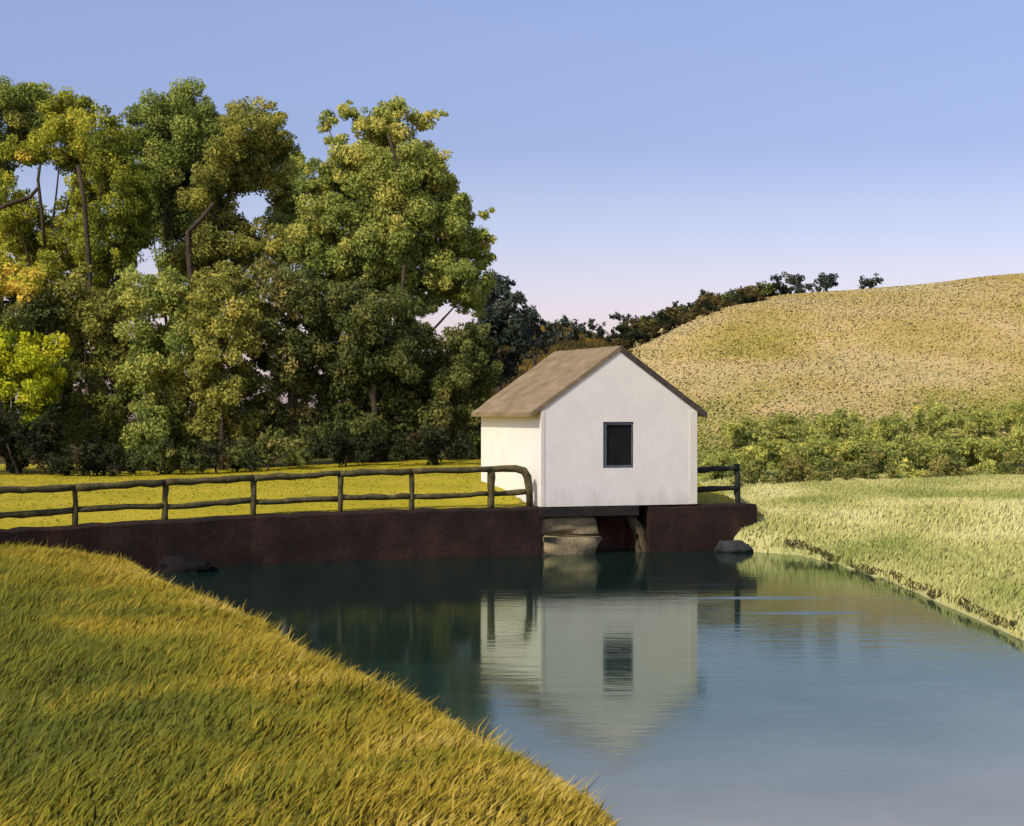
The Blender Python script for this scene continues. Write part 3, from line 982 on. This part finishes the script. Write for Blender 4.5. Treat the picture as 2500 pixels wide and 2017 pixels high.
d_r = 50.9
fr = empty('wooden_fence', tuple(px(737, 501, d_r)), 'short dark fence of one post and two rails right of the white hut', 'fence')
pts, rad = crooked(px(738, 506, d_r), px(737, 464, d_r), 0.085, 7, 0.02)
MB().tube(pts, rad, 8).build('post', M_wood2, fr, True)
for yy0, yy1 in ((470, 468), (490, 488)):
    pts, rad = crooked(px(696, yy0, d_r - 0.3), px(738, yy1, d_r - 0.06), 0.075, 6, 0.015)
    MB().tube(pts, rad, 8).build('rail', M_wood2, fr, True)


# ------------------------------------------------------------------ trees, bushes
HOLES = [(34, 174, 20, 9), (47, 198, 7, 7), (254, 208, 13, 11), (145, 261, 8, 13), (449, 318, 24, 6)]
LM = {}


def leaf_ramp(name):
    if name in LM: return LM[name]
    pal = {
        'green': [(0.0, G(0.05, 0.068, 0.016)), (0.4, G(0.098, 0.122, 0.025)), (0.8, G(0.165, 0.18, 0.038)), (1.0, G(0.24, 0.22, 0.05))],
        'olive': [(0.0, G(0.056, 0.066, 0.015)), (0.4, G(0.118, 0.124, 0.024)), (0.8, G(0.19, 0.182, 0.035)), (1.0, G(0.32, 0.235, 0.05))],
        'yellow': [(0.0, G(0.066, 0.082, 0.012)), (0.4, G(0.14, 0.155, 0.018)), (0.8, G(0.22, 0.225, 0.024)), (1.0, G(0.38, 0.26, 0.04))],
        'bright': [(0.0, G(0.090, 0.13, 0.010)), (0.4, G(0.21, 0.24, 0.012)), (0.8, G(0.34, 0.34, 0.018)), (1.0, G(0.50, 0.36, 0.04))],
        'dark': [(0.0, G(0.034, 0.044, 0.014)), (0.4, G(0.064, 0.078, 0.02)), (0.8, G(0.11, 0.122, 0.032)), (1.0, G(0.21, 0.18, 0.05))],
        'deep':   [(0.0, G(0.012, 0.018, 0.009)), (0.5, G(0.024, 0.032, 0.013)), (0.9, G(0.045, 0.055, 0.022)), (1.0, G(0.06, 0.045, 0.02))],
        'teal':   [(0.0, G(0.022, 0.034, 0.026)), (0.5, G(0.045, 0.060, 0.042)), (0.9, G(0.085, 0.10, 0.065)), (1.0, G(0.14, 0.14, 0.07))],
        'brown':  [(0.0, G(0.040, 0.034, 0.014)), (0.5, G(0.080, 0.065, 0.022)), (0.9, G(0.15, 0.115, 0.035)), (1.0, G(0.27, 0.16, 0.04))],
        'hedge':  [(0.0, G(0.070, 0.085, 0.024)), (0.5, G(0.13, 0.145, 0.034)), (0.9, G(0.19, 0.195, 0.042)), (1.0, G(0.24, 0.22, 0.05))],
    }[name]
    LM[name] = leaf_mat('leaf_' + name, pal, 0.3, up=0.35, gain={'deep': 1.3, 'teal': 1.5, 'dark': 1.8, 'brown': 1.4, 'green': 2.6, 'hedge': 2.9, 'olive': 2.45, 'yellow': 2.3, 'bright': 1.9}.get(name, 1.8))
    return LM[name]


M_bark = surf_mat('bark', [(0.3, G(0.03, 0.024, 0.014)), (0.7, G(0.075, 0.06, 0.035))], 4.0, bump=0.7, bump_scale=14)


def leaf_mesh(blobs, dens, size, name, holes=True, flat=0.85):
    """leaf faces spread through ellipsoids; blobs: (centre, radius, tone)"""
    Cs, Ts, Os = [], [], []
    for (c, r, tone) in blobs:
        c = np.array(c)
        nsub = max(7, int(11 + 4.0 * r * r))
        # each bough is broken into smaller sprays so that its edge is uneven
        dirs = rng.normal(size=(nsub, 3)); dirs /= np.linalg.norm(dirs, axis=1)[:, None]
        sc_ = c + dirs * (r * rng.uniform(0.25, 1.0, nsub))[:, None]
        sr = r * rng.uniform(0.22, 0.52, nsub)
        stone = tone + rng.normal(0, 0.20, nsub)
        for k in range(nsub):
            n = int(dens * sr[k] ** 2 / size ** 2)
            dd = rng.normal(size=(n, 3)); dd /= np.linalg.norm(dd, axis=1)[:, None]
            rr = sr[k] * (0.35 + 0.75 * rng.random(n) ** 0.6)
            Cs.append(sc_[k] + dd * rr[:, None] * np.array([1, 1, flat]))
            Os.append(dd)
            Ts.append(stone[k] + rng.normal(0, 0.12, n))
    C = np.concatenate(Cs); O = np.concatenate(Os); T_ = np.concatenate(Ts)
    if holes:
        X = 512 + C[:, 0] / C[:, 1] * F
        Y = HZ - (C[:, 2] - EYE) / C[:, 1] * F
        keep = np.ones(len(C), bool)
        for (hx, hy, ra, rb) in HOLES:
            e = ((X - hx) / ra) ** 2 + ((Y - hy) / rb) ** 2 + 0.7 * (vnoise(X, Y, 7.0) - 0.5)
            keep &= (e > 1) | (rng.random(len(C)) < 0.05)
        C, O, T_ = C[keep], O[keep], T_[keep]
    n = len(C)
    # leaf plane: normal mostly outwards and up
    N = 0.8 * O + rng.normal(0, 0.75, (n, 3)) + np.array([0, 0, 0.35])
    N /= np.linalg.norm(N, axis=1)[:, None]
    A = np.cross(N, rng.normal(size=(n, 3)) + np.array([0.6, 0, 0.6])); A /= np.linalg.norm(A, axis=1)[:, None]
    B = np.cross(N, A)
    L = (size * rng.uniform(0.55, 1.35, n))[:, None]
    W = L * rng.uniform(0.32, 0.6, n)[:, None]
    vs = np.stack([C - A * L * 0.5, C + B * W * 0.5 - A * L * 0.05, C + A * L * 0.5 + N * L * 0.12, C - B * W * 0.5 - A * L * 0.05], 1).reshape(-1, 3)
    fs = np.arange(n * 4).reshape(-1, 4)
    return mesh_np(name, vs, fs, False, {'t': np.repeat(np.clip(T_, 0, 1), 4)})


def plant(name, label, cat, pal, d, base, blobs, trunk_r=0.0, dens=30.0, size=0.15, group=None, stems=None, ddep=1.0, holes=True, tone=0.45, n_limb=None):
    """blobs (X, Y, radius px[, tone, depth offset m]) are turned into real boughs at depth d"""
    bx = (base - 512) * d / F
    root = Vector((bx, d, float(gz(bx, d))))
    o = empty(name, root, label, cat, group)
    bl = []
    for b in blobs:
        dd = d + (b[4] if len(b) > 4 else random.uniform(-1, 1) * ddep)
        c = px(b[0], b[1], dd)
        bl.append((tuple(c), b[2] * d / F, b[3] if len(b) > 3 and b[3] is not None else tone))
    for (c, r, tn) in list(bl):
        if r * F / d > 14:
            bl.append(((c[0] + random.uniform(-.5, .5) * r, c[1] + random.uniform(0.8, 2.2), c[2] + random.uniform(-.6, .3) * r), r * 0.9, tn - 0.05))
    nb0 = n_limb or len(blobs)
    link('crown' if trunk_r > 0.05 else 'foliage', leaf_mesh(bl, dens, size, 'leaves', holes), leaf_ramp(pal), o)
    if trunk_r > 0 and bl:
        top = max(bl, key=lambda q: q[0][2])
        cz = [q[0][2] for q in bl]
        midx = sum(q[0][0] for q in bl) / len(bl)
        fork = Vector((bx * 0.6 + midx * 0.4, d, root.z + (top[0][2] - root.z) * 0.45))
        mbt = MB()
        pts, rad = crooked(root - Vector((0, 0, 0.3)), fork, trunk_r, 7, trunk_r * 0.4)
        for i in range(len(rad)): rad[i] *= 1.25 - 0.6 * i / (len(rad) - 1)
        mbt.tube(pts, rad, 8)
        for q in bl[:nb0:3]:
            if trunk_r > 0.2 and q[1] * F / d < 12: continue
            e = Vector(q[0])
            st = pts[min(6, max(2, int(2 + 4 * (e.z - root.z) / max(0.1, top[0][2] - root.z))))]
            m_ = st.lerp(e, 0.5) + Vector((random.uniform(-.2, .2), random.uniform(-.2, .2), 0.06 * (e - st).length))
            mbt.tube([st, m_, e], [trunk_r * 0.22, trunk_r * 0.13, trunk_r * 0.04], 6)
        for s_ in (stems or []):
            p_ = [px(X, Y, d + s_[1]) for X, Y in s_[0]]
            mbt.tube(p_, [s_[2] * (1 - 0.35 * i / len(p_)) for i in range(len(p_))], 7)
        mbt.build('trunk', M_bark, o, True)
    return o


LATER = []


def later(*a, **k):
    LATER.append((a, k, []))


TG = 'tall trees behind the lawn'
later('broadleaf_tree', 'dark green tree cut by the left edge, its rounded top touching the sky', 'tree', 'green', 80, 6,
      [(10, 104, 25, .45), (34, 100, 21, .5), (20, 130, 28, .4), (-4, 145, 26, .4), (-28, 115, 38, .45), (52, 128, 18, .4), (-35, 175, 40), (-15, 215, 32), (-35, 250, 40)], 0.42, group=TG)
later('broadleaf_tree', 'yellow green tree with pale sky gaps and a bare dark stem near the left edge', 'tree', 'yellow', 76, 38,
      [(65, 104, 17, .4), (77, 112, 13, .35), (62, 132, 26, .45), (90, 138, 20, .5), (15, 150, 18, .4), (98, 158, 22, .5), (82, 182, 20, .4), (86, 210, 24, .35), (15, 218, 22, .4), (42, 226, 18, .35), (65, 240, 22, .35), (15, 250, 24, .5), (3, 185, 14, .3), (45, 152, 14, .4)], 0.30, group=TG,
      stems=[([(45, 250), (42, 215), (38, 180), (40, 165)], -1.6, 0.08), ([(-5, 210), (12, 203), (30, 197), (38, 188)], -1.6, 0.10)])
later('broadleaf_tree', 'narrow olive yellow tree with a small round top between two taller crowns', 'tree', 'yellow', 73, 92,
      [(110, 125, 16, .3), (120, 140, 18, .3), (108, 160, 22, .25), (122, 188, 24, .2), (112, 222, 26, .2), (128, 250, 22, .2), (98, 258, 22, .25), (92, 290, 20, .2)], 0.24, group=TG,
      stems=[([(92, 345), (91, 300), (88, 250), (84, 200), (78, 165)], -1.2, 0.12)])
later('broadleaf_tree', 'broad dark green tree with the widest domed top on the left', 'tree', 'green', 83, 175,
      [(158, 112, 24, .4), (184, 106, 24, .4), (207, 116, 22, .35), (148, 135, 24, .4), (180, 138, 32, .35), (215, 140, 24, .35), (160, 165, 28, .4), (196, 172, 32, .3), (170, 200, 30, .35), (150, 222, 20, .4), (185, 235, 26, .4), (170, 262, 22, .4)], 0.42, group=TG)
later('broadleaf_tree', 'olive brown tree with upright rounded plumes, left of the notch of sky', 'tree', 'olive', 75, 190,
      [(238, 116, 20, .4), (260, 120, 20, .45), (281, 118, 9, .5), (281, 138, 10, .5), (240, 142, 28, .4), (268, 150, 20, .45), (225, 168, 26, .4), (258, 178, 18, .3), (207, 185, 26, .35), (222, 215, 20, .35), (210, 240, 24, .35), (238, 246, 20, .4), (190, 262, 22, .35), (275, 180, 16, .4), (280, 236, 20, .4)], 0.30, group=TG,
      stems=[([(193, 330), (191, 280), (189, 256), (188, 232), (202, 218), (214, 203)], -1.5, 0.14)])
later('broadleaf_tree', 'small low green tree filling the notch of sky between the two big crowns', 'tree', 'green', 87, 292,
      [(297, 164, 15, .5), (308, 172, 14, .5), (292, 185, 18, .45), (302, 205, 20, .45), (288, 228, 20, .45), (296, 255, 22, .4)], 0.26, group=TG)
later('broadleaf_tree', 'largest green tree, right hand crown with side sprays against the open sky', 'tree', 'green', 74, 398,
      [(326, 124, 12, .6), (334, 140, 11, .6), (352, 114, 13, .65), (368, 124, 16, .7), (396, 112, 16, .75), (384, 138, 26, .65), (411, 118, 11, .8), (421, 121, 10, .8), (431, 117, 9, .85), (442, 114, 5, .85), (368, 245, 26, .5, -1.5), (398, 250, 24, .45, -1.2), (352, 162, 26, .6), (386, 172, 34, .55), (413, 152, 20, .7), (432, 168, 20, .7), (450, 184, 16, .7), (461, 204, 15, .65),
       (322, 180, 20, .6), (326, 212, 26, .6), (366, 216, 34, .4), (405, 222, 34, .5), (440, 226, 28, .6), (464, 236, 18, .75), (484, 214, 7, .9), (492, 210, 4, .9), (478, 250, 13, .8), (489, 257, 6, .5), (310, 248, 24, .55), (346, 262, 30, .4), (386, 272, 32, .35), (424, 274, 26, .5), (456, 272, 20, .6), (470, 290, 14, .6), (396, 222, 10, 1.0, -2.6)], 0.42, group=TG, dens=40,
      stems=[([(401, 345), (402, 300), (404, 265)], -1.8, 0.10), ([(402, 185), (396, 160), (388, 134)], -1.6, 0.08)])

BG = 'bushes massed under the tall trees'
later('bush', 'tall golden yellow bush at the left edge under the trees', 'bush', 'yellow', 65, 10, [(2, 272, 20, .8), (30, 282, 18, .85), (12, 292, 18, .9), (-22, 285, 26, .7), (50, 270, 12, .6)], 0.12, group=BG)
later('bush', 'deep green bush between the golden and the bright lime bush at the left edge', 'bush', 'dark', 64.5, 20, [(15, 318, 20, .4), (40, 322, 17, .35), (-15, 318, 24, .4), (55, 312, 12, .5)], 0.1, group=BG)
later('bush', 'bright lime yellow bush at the left edge', 'bush', 'bright', 63, 20, [(8, 350, 24, .5), (34, 358, 20, .5), (12, 384, 24, .4), (40, 388, 16, .4), (50, 345, 12, .6), (-20, 365, 28, .5), (20, 408, 16, .3)], 0.1, group=BG)
later('bush', 'low black green bush at the lawn edge, furthest left', 'bush', 'deep', 61.5, 22, [(8, 432, 24, .5), (36, 440, 20, .5), (15, 456, 20, .8), (-18, 440, 26, .5), (48, 458, 14, .6)], 0.06, group=BG)  # shade at the foot of the trees put into the leaf colour
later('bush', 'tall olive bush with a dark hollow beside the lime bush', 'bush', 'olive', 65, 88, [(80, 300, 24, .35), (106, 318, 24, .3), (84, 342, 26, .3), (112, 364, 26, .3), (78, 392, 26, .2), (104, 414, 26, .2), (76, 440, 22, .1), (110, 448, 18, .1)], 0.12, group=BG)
later('bush', 'tall mid green bush flecked with yellow, behind the third fence post', 'bush', 'green', 65, 158, [(142, 292, 22, .7), (170, 296, 24, .6), (150, 330, 28, .6), (182, 340, 26, .6), (140, 370, 26, .6), (172, 386, 26, .7), (150, 416, 26, .5), (178, 440, 20, .3), (140, 446, 18, .3)], 0.12, group=BG)
later('bush', 'light olive bush with golden sprays in the middle of the mass', 'bush', 'olive', 64, 222, [(216, 288, 24, .4), (238, 308, 24, .4), (208, 328, 26, .45), (240, 342, 24, .55), (212, 366, 26, .4), (230, 394, 24, .35), (212, 420, 22, .3), (238, 430, 18, .4)], 0.12, group=BG)
later('bush', 'dark green bush left of the largest tree trunk', 'bush', 'dark', 65, 292, [(276, 292, 26, .7), (302, 306, 26, .6), (274, 336, 28, .6), (310, 346, 28, .4), (284, 376, 28, .7), (318, 392, 26, .5), (288, 414, 26, .8), (312, 434, 20, .4), (268, 440, 16, .4)], 0.12, group=BG)
later('bush', 'darkest tall bush in front of the largest tree trunk', 'bush', 'dark', 64.5, 378, [(350, 306, 26, .5), (384, 318, 28, .5), (352, 346, 28, .4), (394, 360, 28, .4), (358, 386, 28, .5), (400, 400, 26, .5), (366, 426, 24, .4), (404, 434, 18, .5), (340, 430, 16, .4)], 0.12, group=BG)
later('bush', 'dull green bush next to the corner of the white hut', 'bush', 'dark', 65, 446, [(424, 348, 22, .6), (452, 350, 19, .6), (428, 378, 24, .5), (458, 382, 22, .5), (434, 412, 24, .6), (462, 416, 20, .5), (474, 436, 14, .5), (444, 440, 14, .5), (470, 356, 14, .5)], 0.1, group=BG)

# the mass is dense: boughs fill the gaps between those listed, except where the sky shows
TOPX = [-60, 0, 38, 50, 62, 80, 100, 130, 136, 155, 180, 210, 235, 270, 284, 291, 296, 318, 340, 372, 420, 436, 450, 464, 476, 482, 490, 500]
TOPY = [85, 80, 80, 88, 84, 86, 106, 108, 96, 86, 84, 96, 95, 102, 112, 160, 156, 152, 152, 145, 145, 160, 178, 196, 214, 232, 330, 460]
for gy in range(96, 452, 13):
    for gx in range(-56, 492, 13):
        fx = gx + random.uniform(-5, 5); fy = gy + random.uniform(-5, 5)
        if fy < np.interp(fx, TOPX, TOPY) + 15: continue
        if any(((fx - hx) / (ra + 10)) ** 2 + ((fy - hy) / (rb + 10)) ** 2 < 1 for hx, hy, ra, rb in HOLES): continue
        dmin, own = 1e9, None
        for sp in LATER:
            for b in sp[0][6]:
                q = math.hypot(b[0] - fx, b[1] - fy) / b[2]
                if q < dmin: dmin, own, bb_ = q, sp, b
        if dmin > 0.62:
            own[2].append((fx, fy, 14, (bb_[3] if len(bb_) > 3 and bb_[3] is not None else 0.4) - 0.08, random.uniform(0.2, 1.6)))
for a, k, extra in LATER:
    a = list(a)
    a[6] = a[6] + extra
    k['n_limb'] = len(a[6]) - len(extra)
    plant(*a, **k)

HB = 'low dark bushes along the lawn edge'
lowl = ['low black green bush under the tall olive bush', 'low dark green bush under the flecked mid green bush', 'low blackish bush under the light olive bush', 'low pale topped bush behind the fourth fence post', 'low black bush under the darkest tall bush', 'low dark bush nearest to the white hut']
for i, (X, Yb, pal, tn) in enumerate(((92, 470, 'deep', .6), (160, 468, 'dark', .2), (215, 465, 'deep', .6), (268, 460, 'dark', .5), (345, 458, 'deep', .5), (432, 456, 'deep', .6))):  # dark leaf colours carry the shade along the base of the trees
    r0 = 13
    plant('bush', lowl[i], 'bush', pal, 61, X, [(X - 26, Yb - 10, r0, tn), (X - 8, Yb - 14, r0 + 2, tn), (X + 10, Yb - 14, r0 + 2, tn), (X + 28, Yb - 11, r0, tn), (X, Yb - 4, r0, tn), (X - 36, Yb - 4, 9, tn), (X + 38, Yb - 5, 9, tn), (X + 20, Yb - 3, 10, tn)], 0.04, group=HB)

CG = 'dark trees on the far slope behind the hut'
plant('dark_tree', 'blue green ragged tree just right of the largest tree', 'tree', 'teal', 96, 500, [(494, 292, 16), (508, 284, 9), (514, 298, 11), (500, 314, 19), (522, 316, 11), (488, 332, 20), (514, 336, 17), (482, 352, 18), (500, 362, 18)], 0.2, dens=36, size=0.24, group=CG)
plant('dark_tree', 'smaller dark tree stepping down the skyline beside the blue green tree', 'tree', 'teal', 104, 534, [(531, 316, 9), (540, 322, 8), (534, 332, 12), (548, 332, 9), (526, 345, 14), (545, 343, 10)], 0.14, dens=36, size=0.24, group=CG)
plant('dark_bush', 'low dark bush on the skyline dip above the hut roof, left one', 'bush', 'teal', 125, 565, [(556, 326, 7), (566, 322, 6), (574, 327, 7), (560, 335, 8), (572, 336, 8)], 0.06, dens=36, size=0.24, group=CG)
plant('dark_bush', 'flat dark bush on the skyline dip above the hut roof, right one', 'bush', 'teal', 135, 590, [(582, 326, 6), (592, 324, 6), (602, 328, 6), (588, 333, 7), (600, 334, 7)], 0.06, dens=36, size=0.25, group=CG)

RG = 'trees along the hill skyline'
plant('hill_tree', 'lone spreading tree at the lowest point of the skyline above the hut ridge', 'tree', 'teal', 146, 625, [(616, 316, 5, .5), (626, 319, 6, .5), (633, 321, 5, .5), (622, 324, 5, .5), (612, 316, 3, .5)], 0.12, dens=32, size=0.26, group=RG)
plant('hill_tree', 'tiny dark tree low on the rising skyline', 'tree', 'deep', 146, 676, [(675, 304, 3.6), (677, 308, 3.2), (672, 309, 3)], 0.08, dens=32, size=0.22, group=RG)
plant('hill_tree', 'small upright tree on the rising skyline right of the tiny dark one', 'tree', 'teal', 147, 706, [(704, 294, 5), (709, 296, 4.5), (705, 301, 5), (712, 301, 4)], 0.1, dens=32, size=0.24, group=RG)
plant('hill_tree', 'low broad clump halfway up the skyline', 'tree', 'teal', 148, 742, [(731, 294, 5), (740, 292, 5), (749, 291, 5), (757, 291, 4), (744, 297, 5)], 0.1, dens=32, size=0.24, group=RG)
plant('hill_tree', 'biggest tree clump on the hill skyline', 'tree', 'teal', 149, 790, [(779, 282, 8), (790, 279, 8), (801, 281, 8), (808, 286, 6), (785, 290, 7), (797, 290, 7), (772, 289, 5)], 0.14, dens=32, size=0.26, group=RG)
plant('hill_tree', 'round tree on the skyline just right of the biggest clump', 'tree', 'teal', 149, 826, [(822, 280, 7), (831, 279, 6), (826, 286, 7), (834, 285, 4), (818, 288, 5)], 0.12, dens=32, size=0.26, group=RG)
plant('hill_tree', 'last lone tree on the skyline before the bare hilltop', 'tree', 'teal', 150, 870, [(866, 281, 5.5), (875, 279, 5), (871, 285, 6), (880, 281, 3.4), (862, 286, 4)], 0.12, dens=32, size=0.26, group=RG)
HG = 'dark hedge bushes along the hill edge'
n_h = 13
for i in range(n_h):
    f = i / (n_h - 1)
    X = 622 + f * 150 + random.uniform(-2, 2)
    Y = float(np.interp(X, [620, 660, 700, 740, 775], [334, 318, 306, 298, 291])) + random.uniform(-3, 3)
    d = 140 + 8 * f
    plant('hedge_bush', 'one of the small dark bushes forming the hedge up the hill edge', 'bush', ('deep', 'brown', 'dark')[i % 3], d, X,
          [(X - 8, Y, 6, .5), (X, Y - 3, 7, .5), (X + 8, Y - 2, 6, .5), (X, Y + 6, 8, .5), (X - 9, Y + 8, 7, .5), (X + 8, Y + 4, 6, .5)], 0.04, dens=32, size=0.26, group=HG, holes=False)

for i in range(12):
    f = i / 11
    X = 620 + f * 138 + random.uniform(-3, 3)
    Y = float(np.interp(X, [620, 640, 674, 725, 765], [345, 337, 321, 309, 298])) + random.uniform(-2, 2)
    d = 128 + 14 * f
    plant('hedge_bush', 'one of the low brownish bushes at the foot of the hedge up the hill edge', 'bush', ('brown', 'deep', 'brown')[i % 3], d, X,
          [(X - 9, Y + 1, 6, .3), (X, Y - 2, 7, .3), (X + 9, Y - 1, 6, .3), (X - 2, Y + 5, 6, .4)], 0.04, dens=36, size=0.22, group='low bushes under the hill edge hedge', holes=False)

# shrubs at the foot of the hill, behind the pale field
SG = 'shrubs at the foot of the hill behind the field'
front_row = [
    (750, 476, 12, 'dark', 'small blackish shrub right against the short fence post'),
    (800, 472, 17, 'dark', 'dark low shrub behind the left end of the pale field'),
    (836, 473, 12, 'dark', 'small dark shrub, right neighbour of the low shrub by the left field end'),
    (873, 468, 15, 'dark', 'dark upright shrub behind the middle of the field edge'),
    (908, 474, 12, 'hedge', 'small yellow green shrub in the gap between the dark shrubs'),
    (950, 472, 17, 'dark', 'wide dark shrub where the field crest dips'),
    (985, 473, 13, 'hedge', 'yellow green shrub left of the one at the frame edge'),
    (1014, 470, 16, 'dark', 'dark shrub at the right frame edge behind the field'),
]
for (X, Y, r, pal, lab) in front_row:
    plant('shrub', lab, 'shrub', pal, 69.5, X, [(X - r * .9, Y + 3, r * .7, .75), (X, Y - 4, r * .85, .75), (X + r * .9, Y + 2, r * .7, .8), (X, Y + 7, r * .8, .6), (X - r * 1.4, Y + 8, r * .5, .7), (X + r * 1.4, Y + 8, r * .5, .7)], 0.04, dens=28, size=0.15, group=SG, holes=False)
back_row = [(722, 462, 16), (765, 450, 17), (815, 448, 18), (858, 444, 17), (905, 450, 18), (945, 443, 17), (985, 448, 18), (1020, 440, 17), (745, 430, 15), (790, 424, 15), (840, 420, 15), (890, 424, 15), (935, 416, 15), (980, 420, 15), (1018, 412, 15)]
for i, (X, Y, r) in enumerate(back_row):
    d = 74 if i < 8 else 84
    plant('shrub', 'one of the loose yellow green shrubs growing up the lower hillside behind the field', 'shrub', 'hedge', d, X,
          [(X - r, Y + 3, r * .7, None), (X, Y - 2, r * .8, None), (X + r, Y + 3, r * .7, None), (X - r * .4, Y + 10, r * .8, .3), (X + r * .6, Y + 11, r * .8, .3)], 0.04, dens=28, size=0.15, group='loose shrubs on the lower hillside', holes=False, tone=random.uniform(.35, .65))
